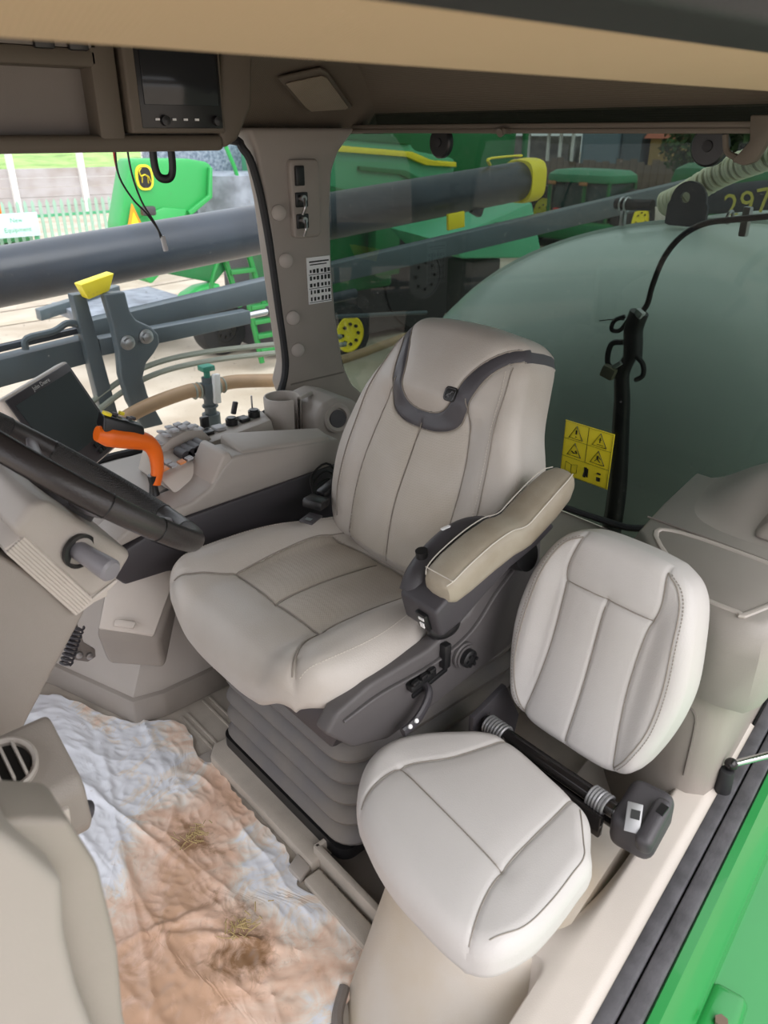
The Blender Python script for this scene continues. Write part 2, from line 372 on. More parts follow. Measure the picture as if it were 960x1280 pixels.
dc = MB().prism(Pz([(1.338, .90), (1.335, 1.03), (1.418, 1.03), (1.42, .90)], 1.846), (0, .003, 0), .0).build('fuse_decal', M['white'], pl_)
dm = MB(); random.seed(3)
for c in range(2):
    for r in range(6):
        for k in range(3):
            x = 1.342+.040*c+.0125*k; z = .908+r*.0195
            if r == 5: continue
            dm.box((x+.005, 1.8452, z+.006), (.009*random.uniform(.5, 1), .001, .013*random.uniform(.6, 1)))
dm.box((1.378, 1.8452, 1.018), (.07, .001, .004)).box((1.375, 1.8452, 1.010), (.06, .001, .003))
for r in (0, 2, 4): dm.box((1.379, 1.8452, .922+.0195*r-.0175), (.078, .001, .0015))
plab(dm.build('decal_print', M['black'], dc), 'black pictograms printed on the decal')
# cab right wall under the window, front of it out of view
wr = MB().prism([(-.5, 1.885, -.04), (1.62, 1.885, -.04), (1.62, 1.885, .56), (.50, 1.885, .56), (.40, 1.885, .36), (-.5, 1.885, .36)], (0, .035, 0)).build('wall_right', M['plastic_dk']); struct(wr)
# window seals and panes
w1 = MB().box((.27, 1.925, .86), (2.0, .006, 1.06)).build('window_1', M['glass_side']); struct(w1, 'clear right side window')
seal = MB().tube([(-.6, 1.89, 1.335), (.6, 1.89, 1.335), (1.10, 1.885, 1.335), (1.165, 1.865, 1.31), (1.195, 1.86, 1.24), (1.22, 1.86, 1.10), (1.24, 1.86, .90), (1.253, 1.86, .75), (1.235, 1.86, .67), (1.18, 1.87, .60), (1.0, 1.88, .575), (.54, 1.88, .57), (.40, 1.88, .38), (-.5, 1.88, .37)], .011, 8, smooth=5).build('window_seal', M['rubber'], w1)
w2 = MB().box((1.62, 1.15, .92), (.006, 1.95, 1.0)).build('window_2', M['glass_rear']); struct(w2, 'tinted rear window')
MB().tube([(1.60, 2.10, 1.33), (1.60, 2.10, 1.2), (1.60, 2.09, .9), (1.60, 2.05, .66), (1.60, 1.98, .54), (1.60, 1.85, .46), (1.60, 1.5, .43), (1.60, 1.0, .445), (1.60, .84, .47), (1.60, .76, .56), (1.60, .71, .59), (1.60, .3, .59)], .009, 8, smooth=5).build('window_seal', M['rubber'], w2)
# warning sticker on the rear glass
wk = MB().box((1.609, 1.036, .605), (.002, .148, .150), bev=.0005); wk = tag(wk.build('warning_sticker', M['yellow'], None, (1.609, 1.036, .605)), 'yellow safety sticker with black warning triangles on the tinted rear window', 'sticker')
# reading direction on the glass seen from inside: towards -y
def WS(a, b, l=.0014): return Vector((1.608-l, 1.036-a, .605+b))    # a right, b up
sg_ = MB()
def stroke(pts, r=.0011, closed=False): sg_.tube([WS(*p) for p in pts], r, 4, closed=closed, flat=.5)
stroke([(-.072, -.073), (.072, -.073), (.072, .073), (-.072, .073)], .0008, True)
stroke([(0, .073), (0, -.022)], .0008); stroke([(-.072, .027), (.072, .027)], .0008); stroke([(-.072, -.022), (.072, -.022)], .0008)
for i, (cx, cy) in enumerate(((-.036, .048), (.036, .048), (-.036, .001), (.036, .001))):
    stroke([(cx-.021, cy-.016), (cx+.021, cy-.016), (cx, cy+.019)], .0015, True)
    if i == 0: stroke([(cx, cy+.008), (cx, cy-.003)], .0022); stroke([(cx, cy-.009), (cx, cy-.011)], .002)
    if i == 1: stroke([(cx, cy+.007), (cx, cy-.006)], .0014); stroke([(cx-.004, cy+.002), (cx+.004, cy+.002)], .001); stroke([(cx-.008, cy-.011), (cx+.01, cy-.011)], .0012)
    if i == 2: stroke([(cx-.008, cy-.004), (cx, cy-.009), (cx+.009, cy-.006), (cx+.003, cy-.001)], .0024)
    if i == 3: stroke([(cx-.001, cy+.006), (cx-.001, cy-.002)], .0028); stroke([(cx-.008, cy-.010), (cx-.001, cy-.002), (cx+.008, cy-.010)], .0018); stroke([(cx+.004, cy+.003), (cx+.009, cy-.002)], .0015)
stroke([(-.058, -.036), (-.040, -.041), (-.022, -.036), (-.022, -.060), (-.040, -.064), (-.058, -.060)], .0007, True); stroke([(-.040, -.041), (-.040, -.064)], .0007)
stroke([(.004, -.035), (.005, -.047), (.002, -.062)], .0045); stroke([(.010, -.037), (.011, -.060)], .003)
stroke([(.040, -.040), (.050, -.040)], .005); stroke([(.045, -.050), (.045, -.060)], .006)
sg_.build('sticker_print', M['black'], wk)
# headliner: roof pan, rear cove, right cove
hl = MB().box((.55, 1.2, 1.53), (2.3, 1.8, .03)).build('ceiling', M['headliner']); struct(hl)
cv = MB().grid(lambda u, v: (1.66-.42*u, 2.15-1.95*v, 1.365+.155*(1-(1-u)**2.2)), 14, 4).build('ceiling_cove', M['headliner'], hl)
MB().grid(lambda u, v: (-.5+2.2*v, 1.93-.35*u, 1.345+.175*(1-(1-u)**2.0)), 14, 4).build('ceiling_cove', M['headliner'], hl)
rl = MB().box((1.585, 1.14, 1.362), (.05, 1.95, .012), bev=.003).box((1.563, 1.14, 1.352), (.012, 1.95, .010), bev=.002).build('trim_2', M['overhead']); struct(rl, 'headliner rail over the rear window')
MB().box((1.556, 1.342, 1.352), (.03, .045, .012), bev=.003).cyl((1.55, 1.335, 1.352), (1.54, 1.335, 1.348), .01, seg=12).build('rail_clip', M['overhead'], rl)
gr = MB()
gp = [(1.335, 1.60, 1.475), (1.28, 1.47, 1.50), (1.43, 1.50, 1.44), (1.47, 1.63, 1.42)]
# roof cavity above, closes out the sky
MB().box((.6, 1.0, 1.60), (2.6, 2.5, .05)).build('roof_panel', M['green'], hl)
# speaker grille on the cove (placed on the rear cove surface)
def cove(u, y): return Vector((1.66-.42*u, y, 1.365+.155*(1-(1-u)**2.2)))
# ================================================================== driver seat
def inpoly(poly):
    def f(x, y):
        c = False; n = len(poly); j = n-1
        for i in range(n):
            xi, yi = poly[i]; xj, yj = poly[j]
            if (yi > y) != (yj > y) and x < (xj-xi)*(y-yi)/(yj-yi)+xi: c = not c
            j = i
        return c
    return f
YC = 1.08
ds = thing('driver_seat', 'large cream leather driver seat with dark trimmed headrest and left armrest, behind the steering wheel', 'seat', (.8, YC, 0))
def sstep(a, b, x): t = np.clip((x-a)/(b-a), 0, 1); return t*t*(3-2*t)
def cush_top(x, y):
    d = np.abs(y-YC)
    h = .540 + .028*sstep(.12, .2, d) - .03*sstep(.62, .50, x)*sstep(.30, .05, d) - .018*sstep(.75, 1.0, x)
    h = h - .06*np.clip((.60-x)/.12, 0, 1)**2
    return h - .02*sstep(.22, .29, d)
out_c = [(.495, YC), (.497, YC+.10), (.508, YC+.19), (.55, YC+.255), (.64, YC+.280), (.78, YC+.27), (.92, YC+.235), (1.02, YC+.19), (1.04, YC+.1),
         (1.04, YC), (1.04, YC-.1), (1.02, YC-.19), (.92, YC-.235), (.78, YC-.27), (.64, YC-.280), (.55, YC-.255), (.508, YC-.19), (.497, YC-.10)]
cs = [[(.672, YC-.143), (.672, YC), (.672, YC+.143)], [(.672, YC), (.8, YC), (.93, YC)],
      [(.50, YC-.245), (.535, YC-.235), (.60, YC-.175), (.672, YC-.143), (.78, YC-.150), (.90, YC-.160), (1.0, YC-.14)],
      [(.50, YC+.245), (.535, YC+.235), (.60, YC+.175), (.672, YC+.143), (.78, YC+.150), (.90, YC+.160), (1.0, YC+.14)],
      [(.93, YC-.15), (.945, YC), (.93, YC+.15)]]
cs_extra = [[(.50, YC+g_*.245), (.545, YC+g_*.232), (.59, YC+g_*.19)] for g_ in (-1, 1)]*2
out_c = [(x+.042*max(0, (.8-x)/.3), y) for x, y in out_c]
pad = Pad(out_c, cush_top, .078, .042, cs+cs_extra, lambda x, y, h: (x, y, h))
c1_ = pad.seams[2]; c2_ = pad.seams[3]; c1_ = [p for p in c1_ if .672 <= p[0] <= .935]; c2_ = [p for p in c2_ if .672 <= p[0] <= .935]
ins = inpoly([(.672, YC-.143)]+c1_+[(.940, YC-.1), (.945, YC), (.940, YC+.1)]+c2_[::-1]+[(.672, YC+.143)])
f1_ = [p for p in pad.seams[2] if p[0] <= .672]; f2_ = [p for p in pad.seams[3] if p[0] <= .672]
fr = inpoly([(.40, YC-.27)]+f1_+f2_[::-1]+[(.40, YC+.27)])
g = pad.mesh(lambda x, y: 1 if ins(x, y) else (2 if fr(x, y) else 0))
cushion = g[0].build('cushion', M['leather'], ds)
plab(g[1].build('center_insert', M['perf'], cushion), 'worn brownish perforated insert')
plab(g[2].build('front_panel', M['leather'], cushion), 'smooth front roll')
sm = MB()
for q in cs: pad.line(q, .0015, .0022, mb=sm, n=12)
sm.build('seam', M['stitch'], cushion)
for sg in (-1, 1):
    st = MB(); pad.line([(.57, YC+sg*.222), (.62, YC+sg*.240), (.74, YC+sg*.243), (.88, YC+sg*.215), (.97, YC+sg*.19)], .0008, .0008, mb=st, dash=.006)
    st.build('stitching', M['stitch_light'], cushion)
# --- backrest
B = Vector((.955, YC-.01, .545)); T = Vector((.30, 0, .954)); N = Vector((-.954, 0, .30)); Y = Vector((0, 1, 0))
def bmap(s, t, h):
    k = max(0, t-.30); c = 1.5*k*k; w = .55*s*s*(1+2.2*max(0, t-.2))   # top curls back, sides wrap back
    return tuple(B+Y*s+T*(t-.15*k*k)+N*(h-c-w))
out_b = [(0, -.035), (.12, -.03), (.19, -.015), (.235, .03), (.258, .10), (.262, .17), (.245, .25), (.215, .33), (.190, .40), (.172, .45), (.14, .492), (.07, .505), (0, .508),
         (-.07, .505), (-.14, .492), (-.172, .45), (-.190, .40), (-.215, .33), (-.245, .25), (-.262, .17), (-.258, .10), (-.235, .03), (-.19, -.015), (-.12, -.03)]
def btop(s, t):
    a = np.abs(s)
    return .0 + .016*sstep(.13, .19, a)*sstep(.42, .3, t) + .022*np.exp(-((t-.10)/.12)**2)*np.exp(-(s/.2)**2) + .018*sstep(.30, .36, t)*sstep(.19, .1, a)
bs = [[(.140, -.02), (.143, .1), (.140, .2), (.122, .30), (.10, .36)], [(-.140, -.02), (-.143, .1), (-.140, .2), (-.122, .30), (-.10, .36)], [(0, -.02), (0, .14), (0, .285)]]
band_o = [(.205, .470), (.178, .462), (.150, .445), (.128, .415), (.114, .37), (.098, .305), (.058, .280), (0, .274), (-.058, .280), (-.098, .305), (-.114, .37), (-.128, .415), (-.150, .445), (-.178, .462), (-.205, .470)]
band_i = [(.205, .496), (.172, .485), (.14, .472), (.108, .44), (.083, .395), (.069, .345), (.043, .318), (0, .311), (-.043, .318), (-.069, .345), (-.083, .395), (-.108, .44), (-.14, .472), (-.172, .485), (-.205, .496)]
side_l = [(-.20, .46), (-.208, .38), (-.216, .30), (-.222, .2), (-.222, .1), (-.20, .02), (-.16, -.02)]
bs += [band_o, band_i]
bp = Pad(out_b, btop, .12, .030, bs, bmap, wide=.02, wdep=.003)
bo = cr_smooth([(*p, 0) for p in band_o], 6); bi = cr_smooth([(*p, 0) for p in band_i], 6)
band_poly = inpoly([(p.x, p.y) for p in bo]+[(p.x, p.y) for p in bi[::-1]])
head_poly = inpoly([(p.x, p.y) for p in bi]+[(-.25, .6), (.25, .6)])
insb = inpoly([(.140, -.01), (.143, .1), (.140, .2), (.122, .30), (.10, .33), (0, .28), (-.10, .33), (-.122, .30), (-.140, .2), (-.143, .1), (-.140, -.01)])
def breg(s, t):
    if band_poly(s, t): return 2
    if head_poly(s, t): return 3
    if insb(s, t): return 1
    return 0
g = bp.mesh(breg, nr=70, na=320)
back = g[0].build('backrest', M['leather'], ds)
plab(g[1].build('center_insert', M['perf_back'], back), 'perforated centre panels')
plab(g[2].build('headrest_band', M['band'], back), 'dark grey headrest band')
plab(g[3].build('headrest', M['leather'], back), 'smooth headrest panel')
sm = MB()
for q in bs[:3]: bp.line(q, .0012, .0012, mb=sm)
for q in bs[3:]: bp.line([(a*min(1, .186/max(abs(a), 1e-6)), b) for a, b in q], .0015, .0012, mb=sm)
for sg in (-1, 1): bp.line([(sg*.158, .44), (sg*.172, .38), (sg*.186, .30), (sg*.197, .22), (sg*.203, .15), (sg*.198, .08), (sg*.178, .02)], .0012, .0012, mb=sm)
sm.build('seam', M['stitch'], back)
for sg in (-1, 1):
    st = MB(); bp.line([(sg*.151, .43), (sg*.165, .38), (sg*.179, .30), (sg*.190, .22), (sg*.196, .15), (sg*.191, .08)], .0008, .0015, mb=st, dash=.006)
    st.build('stitching', M['stitch_light'], back)
# badge: black rounded square with a small leaping-deer outline
def bpt(s, t, l=0): return bp.fmap(s, t, float(bp.h(np.array([[s, t]]))[0])+l)
bc = (-.068, .360)
rr = [(bc[0]+.013*math.copysign(abs(cos(a))**.5, cos(a)), bc[1]+.015*math.copysign(abs(sin(a))**.5, sin(a))) for a in [2*pi*k/32 for k in range(32)]]
badge = MB().loft([[bpt(a, b, -.001) for a, b in rr], [bpt(a, b, .0022) for a, b in rr], [bpt(bc[0]+(a-bc[0])*.9, bc[1]+(b-bc[1])*.9, .003) for a, b in rr]]).build('badge', M['black'], back)
M['badge_line'] = mat('badge_relief', (.16, .16, .17), .4)
em = MB(); em.tube([bpt(a, b, .0034) for a, b in [(bc[0]+(q[0]-bc[0])*.78, bc[1]+(q[1]-bc[1])*.78) for q in rr]], .0005, 5, closed=True)
em.tube([bpt(bc[0]+a, bc[1]+b, .0034) for a, b in ((-.006, .004), (-.003, .006), (-.001, .001), (.003, -.001), (.006, -.005))], .0009, 5)
em.tube([bpt(bc[0]+a, bc[1]+b, .0034) for a, b in ((-.001, .001), (-.003, -.006))], .0007, 5)
em.tube([bpt(bc[0]+a, bc[1]+b, .0034) for a, b in ((.003, -.001), (.001, -.007))], .0007, 5)
em.build('emblem', M['badge_line'], badge)
# --- seat frame, shroud (left side), suspension bellows
fr_ = MB()
fr_.prism([(.63, y, z) for y, z in ((YC-.25, .40), (YC-.20, .455), (YC+.20, .455), (YC+.25, .40), (YC+.22, .34), (YC-.22, .34))], (.43, 0, 0), .01)
fr_.build('seat_frame', M['charcoal'], ds)
def shroud(sg):
    y0 = YC+sg*.262; prof = [(.565, .468), (.59, .500), (.66, .520), (.80, .525), (.90, .555), (.955, .625), (1.04, .66), (1.10, .66), (1.105, .56), (1.10, .47), (1.03, .42), (.93, .405), (.80, .385), (.70, .375), (.62, .405)]
    m = MB().prism([(x, y0, z) for x, z in prof], (0, sg*.035, 0), .008, 3)
    return m
sh = shroud(-1).build('side_shroud', M['shroud'], ds)
MB().prism([(x, YC+.262, z) for x, z in ((.60, .465), (.66, .490), (.80, .495), (1.06, .495), (1.08, .42), (.93, .405), (.70, .375), (.62, .405))], (0, .03, 0), .008, 3).build('inner_shroud', M['shroud'], ds)
y = YC-.298
MB().tube([(.60, y, .478), (.68, y-.002, .492), (.80, y-.002, .492), (.90, y-.002, .515), (.97, y-.002, .575), (1.02, y-.002, .61)], .0045, 8, smooth=6, flat=.7).build('shroud_ridge', M['shroud'], sh)
MB().lathe((.884, y+.006, .474), (0, -1, 0), [(0, .026), (.012, .026), (.014, .023), (.018, .0235)], 32).build('knob_bezel', M['shroud'], sh)
kn = MB(); kn.lathe((.884, y-.008, .474), (0, -1, 0), [(0, .018), (.014, .018), (.017, .014), (.018, 0.001)], 24)
for k in range(6):
    a = k*pi/3; kn.cyl((.884+.011*cos(a), y-.02, .474+.011*sin(a)), (.884+.011*cos(a), y-.029, .474+.011*sin(a)), .0035, seg=8)
kn.build('lumbar_knob', M['black'], sh)
MB().box((.832, y-.006, .500), (.017, .016, .052), bev=.003).build('backrest_switch', M['black'], sh)
sw = MB(); sw.box((.772, y-.006, .478), (.062, .018, .016), (0, -.18, 0), .003)
for k in range(3): sw.box((.751+.02*k, y-.014, .485+.0035*k), (.015, .008, .01), (0, -.18, 0), .002)
sw.build('height_switch', M['black'], sh)
MB().box((.80, y+.002, .452), (.09, .01, .010), (0, -.2, 0), .002).build('rail_slot', M['black'], sh)
lv = MB().tube([(.790, y+.002, .450), (.785, y-.014, .448), (.765, y-.026, .436), (.735, y-.032, .420), (.705, y-.032, .412)], .012, 10, smooth=6, flat=.6, up=(0, 1, 0))
lever = lv.build('slide_lever', M['charcoal'], sh)
MB().cyl((.730, y-.0385, .428), (.730, y-.041, .430), .004, seg=12).cyl((.715, y-.0385, .424), (.715, y-.041, .426), .004, seg=12).build('lever_mark', M['white'], lever)
# front left foot under cushion
MB().box((.635, YC-.25, .425), (.05, .05, .03), bev=.008).build('slide_bracket', M['charcoal'], ds); MB().box((.69, YC-.26, .395), (.05, .04, .03), bev=.006).build('slide_bracket', M['charcoal'], ds)
# bellows: stacked rounded folds, wide at the bottom
def rrect(x0, x1, y0, y1, r, z, n=6):
    o = []
    for cx, cy, a0 in ((x1-r, y1-r, 0), (x0+r, y1-r, 90), (x0+r, y0+r, 180), (x1-r, y0+r, 270)):
        for k in range(n+1): a = radians(a0+90*k/n); o.append((cx+r*cos(a), cy+r*sin(a), z))
    return o
rings = []
prof = []
NF = 6
for i in range(NF):
    z0 = .058+i*.052
    for t, b in ((0, -.012), (.08, -.004), (.2, .006), (.45, .011), (.75, .006), (.92, -.002), (1, -.012)): prof.append((z0+t*.052, b))
prof += [(.365, -.01), (.385, -.012)]
for z, b in prof:
    k = (z-.058)/.32; ins_ = .012*k
    rings.append(rrect(.655+ins_-b*1.3-.0*k, 1.16-ins_+b, YC-.235+ins_-b, YC+.235-ins_+b, .06, z))
bel = MB().loft(rings, cap=True).build('suspension_bellows', M['bellow'], ds)
MB().loft([rrect(.645, 1.17, YC-.225, YC+.245, .03, z) for z in (.031, .06)]).build('suspension_base', M['black'], ds)
MB().loft([rrect(.645+q, 1.06, YC-.24+q, YC+.24-q, .05, z) for z, q in ((.372, .03), (.395, .0), (.44, 0), (.455, .01))]).build('seat_pan', M['shroud'], ds)
# --- armrest
ax = Vector((.962, 0, .272)); 
def A(u, w, v):   # u along arm from its front end, w across (+ toward seat), v up across the arm
    return tuple(Vector((.772, .775, .640))+Vector((.965, .0, .20)).normalized()*u+Vector((0, 1, 0))*w+Vector((-.20, 0, .965)).normalized()*v)
def arm_prism(prof, w0, w1, bev, seg=3): return MB().prism([A(u, w0, v) for u, v in prof], Vector(A(0, w1, 0))-Vector(A(0, w0, 0)), bev, seg)
ab = arm_prism([(-.010, -.050), (-.015, .01), (.03, .026), (.10, .03), (.27, .035), (.30, .0), (.25, -.012), (.17, -.016), (.10, -.032), (.04, -.050)], -.045, .045, .008).build('armrest_base', M['charcoal'], ds)
# upholstered pad on the outer half
pts = []
def padring(u, zc, hw, hh, wc=-.022, n=20, e=2.8):
    r = []
    for k in range(n):
        a = 2*pi*k/n; c, s_ = cos(a), sin(a)
        r.append(A(u, wc+hw*math.copysign(abs(c)**(2/e), c), zc+hh*math.copysign(abs(s_)**(2/e), s_)))
    return r
rg = [(.012, .030, .012, .012), (.016, .030, .028, .022), (.028, .031, .036, .029), (.06, .036, .038, .034), (.12, .042, .038, .036), (.17, .042, .038, .034), (.195, .036, .038, .031),
      (.215, .034, .038, .030), (.24, .040, .038, .031), (.29, .052, .037, .033), (.33, .062, .034, .030), (.352, .067, .026, .022), (.360, .068, .01, .01)]
apad = MB().loft([padring(u, z, hw, hh) for u, z, hw, hh in rg]).build('armrest_pad', M['leather_worn'], ab)
sm = MB()
def adge(side):
    return [Vector(A(u, -.022+side*hw*.86, z+hh*.86)) for u, z, hw, hh in rg[1:-1]]
sm.tube(adge(-1), .001, 6, smooth=3); sm.tube(adge(1), .001, 6, smooth=3)
u, z, hw, hh = rg[2]
sm.tube([Vector(A(u-.004, -.022+t*hw*.86, z+hh*.9)) for t in (-1, -.5, 0, .5, 1)], .001, 6)
sm.build('piping', M['stitch_light'], apad)
# control strip with switches inside the armrest
MB().tube([A(.005, .035, .0), A(.03, .04, .022), A(.08, .046, .036), A(.14, .046, .042), A(.19, .036, .030), A(.215, .02, .0)], .023, 12, smooth=5, flat=.8).build('switch_cowl', M['charcoal'], ab)
MB().cyl(A(.05, .046, .045), A(.05, .046, .058), .011, seg=20).build('fan_dial', M['black'], ab)
MB().box(A(.115, .050, .066), (.02, .005, .003)).build('switch_mark', M['white'], ab)
fs = MB().box(A(-.016, -.012, -.022), (.008, .026, .036), (0, -.32, 0), .002).build('rocker_switch', M['black'], ab)
MB().box(A(-.0215, -.014, -.014), (.002, .012, .006), (0, -.32, 0)).box(A(-.0215, -.014, -.028), (.002, .009, .011), (0, -.32, 0)).build('switch_symbol', M['white'], fs)
hb = MB(); hb.cyl((1.00, YC-.27, .64), (1.00, YC-.34, .66), .03, seg=24); hb.box((1.02, YC-.29, .69), (.07, .03, .09), bev=.01)
hb.tube([(1.06, YC-.29, .70), (1.10, YC-.275, .66), (1.12, YC-.26, .58), (1.11, YC-.25, .48)], .012, 8, smooth=5)
hb.build('armrest_pivot', M['black'], ds)
# belt buckle pocket with red button, outside of seat
MB().ball((.845, YC-.285, .548), .03, 20, sc=(1.25, .75, .75)).build('buckle_pocket', M['black'], ds)
MB().box((.845, YC-.290, .574), (.022, .012, .014), (0, .3, 0), .003).build('belt_release_button', M['red'], ds)
# inboard belt buckle on the right of the seat
bk = thing('seat_belt_buckle', 'black belt buckle lying on the rear inner corner of the driver cushion', 'seat belt', (.94, 1.30, .55))
MB().box((.93, 1.29, .592), (.05, .05, .022), (.1, .15, .5), .006).box((.985, 1.315, .60), (.06, .03, .02), (.0, -.2, .2), .006).build('buckle_body', M['black'], bk)
t_ = MB().box((.882, 1.245, .583), (.055, .032, .005), (.1, .1, .5), .0015); t_.build('buckle_tongue', M['charcoal'], bk)
MB().box((.872, 1.240, .5865), (.012, .014, .002), (.1, .1, .5)).build('tongue_slot', M['steel'], bk)
w_ = MB()
for k in range(4): w_.tube([(.96, 1.34, .58), (1.0, 1.37+.01*k, .57+.01*k), (1.05, 1.39, .56+.02*k), (1.09, 1.37, .50)], .003, 6, smooth=5)
w_.build('buckle_wire', M['black'], bk)

# ================================================================== instructor seat
it = thing('instructor_seat', 'small pale grey folding instructor seat with narrow backrest, nearest the door', 'seat', (.68, .58, 0))
IC = .57
def itop(x, y): return .415+.005*np.exp(-((x-.64)/.12)**2-((y-IC)/.15)**2) - .03*np.clip((.56-x)/.09, 0, 1)**2 - .022*sstep(.60, .9, x)
hw = [(.476, .03), (.480, .09), (.488, .15), (.510, .185), (.56, .203), (.64, .205), (.73, .192), (.79, .170), (.825, .140), (.852, .115), (.868, .05)]
out_i = [(x, IC-w) for x, w in hw]+[(x, IC+w) for x, w in hw[::-1]]
iseams = [[(.622, .452), (.634, .571), (.648, .695)], [(.857, .633), (.80, .645), (.727, .662), (.648, .695), (.573, .688), (.53, .664)], [(.836, .479), (.78, .471), (.71, .463), (.622, .452), (.567, .438), (.505, .41)]]
out_i = [(.856, .64), (.842, .53), (.822, .445), (.770, .402), (.740, .380), (.70, .372), (.63, .362), (.57, .362), (.52, .382), (.503, .43), (.502, .50), (.506, .56), (.520, .62), (.545, .68), (.585, .725), (.635, .755), (.69, .762), (.745, .745), (.80, .712), (.838, .682)]
ip = Pad(out_i, itop, .060, .030, iseams, lambda x, y, h: (x, y, h), wide=.02, wdep=.003)
rp_ = inpoly([(.622, .452), (.634, .571), (.648, .695), (.727, .662), (.80, .645), (.9, .62), (.9, .49), (.78, .471), (.71, .463)])
fp_ = inpoly([(.42, .38), (.505, .41), (.567, .438), (.622, .452), (.634, .571), (.648, .695), (.573, .688), (.53, .664), (.42, .62)])
g = ip.mesh(lambda x, y: 1 if rp_(x, y) else (2 if fp_(x, y) else 0))
ic = g[0].build('cushion', M['leather_grey'], it)
g[1].build('center_insert', M['leather_grey'], ic); g[2].build('front_panel', M['leather_grey'], ic)
sm = MB()
for q in iseams: ip.line(q, .001, .001, mb=sm)
ip.line([(.675+(x-.675)*.93, .565+(y-.565)*.93) for x, y in out_i[2:9]], .001, .0008, mb=sm)
sm.build('seam', M['stitch'], ic)
# backrest of the instructor seat
B2 = Vector((.905, .562, .365)); T2 = Vector((.25, 0, .968)); N2 = Vector((-.968, 0, .25))
def imap(s, t, h): return tuple(B2+Y*s+T2*t+N2*(h-.35*s*s-.5*max(0, t-.25)**2))
hb_ = [(.018, .04), (.022, .09), (.045, .125), (.09, .145), (.15, .160), (.21, .165), (.27, .158), (.32, .146), (.36, .128), (.385, .10), (.398, .05)]
out_ib = [(w, t) for t, w in hb_]+[(-w, t) for t, w in hb_[::-1]]
def ibtop(s, t): a = np.abs(s-.0); return .012*sstep(.09, .13, a)*sstep(.38, .28, t)
ibs = [[(g_*.095, .03), (g_*.084, .11), (g_*.078, .19), (g_*.080, .28), (g_*.088, .33), (g_*.078, .39)] for g_ in (1, -1)]+[[(.081, .302), (0, .303), (-.081, .302)], [(0, .302), (-.003, .15), (.0, .03)]]
ibp = Pad(out_ib, ibtop, .075, .022, ibs, imap, wide=.018, wdep=.0025)
cen = inpoly([(.095, .0), (.084, .11), (.078, .19), (.081, .302), (-.081, .302), (-.078, .19), (-.084, .11), (-.095, 0)])
top_ = inpoly([(.081, .302), (-.081, .302), (-.088, .33), (-.078, .42), (.078, .42), (.088, .33)])
g = ibp.mesh(lambda s, t: 1 if cen(s, t) else (2 if top_(s, t) else 0))
ibk = g[0].build('backrest', M['leather_grey'], it)
g[1].build('center_insert', M['leather_grey'], ibk); g[2].build('top_panel', M['leather_grey'], ibk)
sm = MB()
for q in ibs: ibp.line(q, .001, .001, mb=sm)
for g_ in (-1, 1):
    e = [(g_*.080, .383), (g_*.105, .365), (g_*.122, .33), (g_*.132, .27), (g_*.138, .2), (g_*.134, .13), (g_*.115, .07), (g_*.095, .035)]
    st = MB(); ibp.line(e, .0012, .0008, mb=sm); ibp.line([(a+g_*.006, b) for a, b in e], .0008, .001, mb=st, dash=.006); st.build('stitching', M['stitch'], ibk)
sm.build('seam', M['stitch'], ibk)
# hinge: glossy black tube with coil springs between cushion and back
hz = .355
hg = MB().cyl((.885, .43, hz), (.885, .715, hz), .014, seg=20, bev=.002).cyl((.905, .43, hz-.035), (.905, .70, hz-.035), .02, seg=20).box((.865, .57, hz-.03), (.012, .26, .045), bev=.003).build('hinge_tube', M['gloss_black'], it)
def coil(p, ax_, r, n, L, wr):
    P = [Vector(p)+Vector(ax_)*(L*k/(n*14))+Vector((cos(2*pi*k/14)*r, 0, sin(2*pi*k/14)*r)) for k in range(n*14+1)]
    return MB().tube(P, wr, 6)
coil((.885, .445, hz), (0, 1, 0), .0165, 6, .035, .003).build('hinge_spring', M['dull_steel'], it)
coil((.885, .665, hz), (0, 1, 0), .0165, 7, .045, .003).build('hinge_spring', M['dull_steel'], it)
MB().cyl((.885, .425, hz), (.885, .44, hz), .012, seg=16).ball((.885, .425, hz), .012, 12).build('hinge_pin', M['steel'], it)
br = MB(); br.prism([(.86, .735, .24), (.86, .735, .37), (.95, .735, .40), (1.0, .735, .30), (.98, .735, .2)], (0, -.012, 0), .002); br.tube([(.90, .73, .36), (.93, .75, .34), (.93, .755, .25)], .010, 8, smooth=4)
br.build('hinge_bracket', M['charcoal'], it)
MB().prism([(x, .44, z) for x, z in ((.60, .355), (.82, .355), (.82, .252), (.66, .252))], (0, .26, 0), .01).build('seat_pan', M['plastic_dk'], it)
# belt retractor / buckle at the door side of the hinge
rt = thing('belt_retractor', 'dark grey seat belt retractor with metal tongue, door side of the small grey seat', 'seat belt', (.9, .40, .30))
R_ = Matrix.Rotation(.17, 3, 'Z') @ Matrix.Rotation(-.12, 3, 'Y')
MB().box((.912, .398, .345), (.105, .075, .075), R_, .02, 4).build('housing', M['charcoal'], rt)
b_ = MB().box((.890, .368, .372), (.090, .028, .040), Matrix.Rotation(.15, 3, 'Z') @ Matrix.Rotation(-.3, 3, 'Y'), .012, 4).build('buckle', M['charcoal'], rt)
MB().box((.905, .366, .397), (.018, .012, .004), Matrix.Rotation(-.3, 3, 'Y')).build('buckle_slot', M['black'], b_)
tg = MB().box((.868, .392, .385), (.045, .024, .004), Matrix.Rotation(.5, 3, 'Z') @ Matrix.Rotation(-.7, 3, 'Y') , .0015).build('belt_tongue', M['dull_steel'], rt)
MB().box((.872, .392, .3885), (.014, .014, .005), Matrix.Rotation(.5, 3, 'Z') @ Matrix.Rotation(-.7, 3, 'Y')).build('tongue_slot', M['black'], tg)
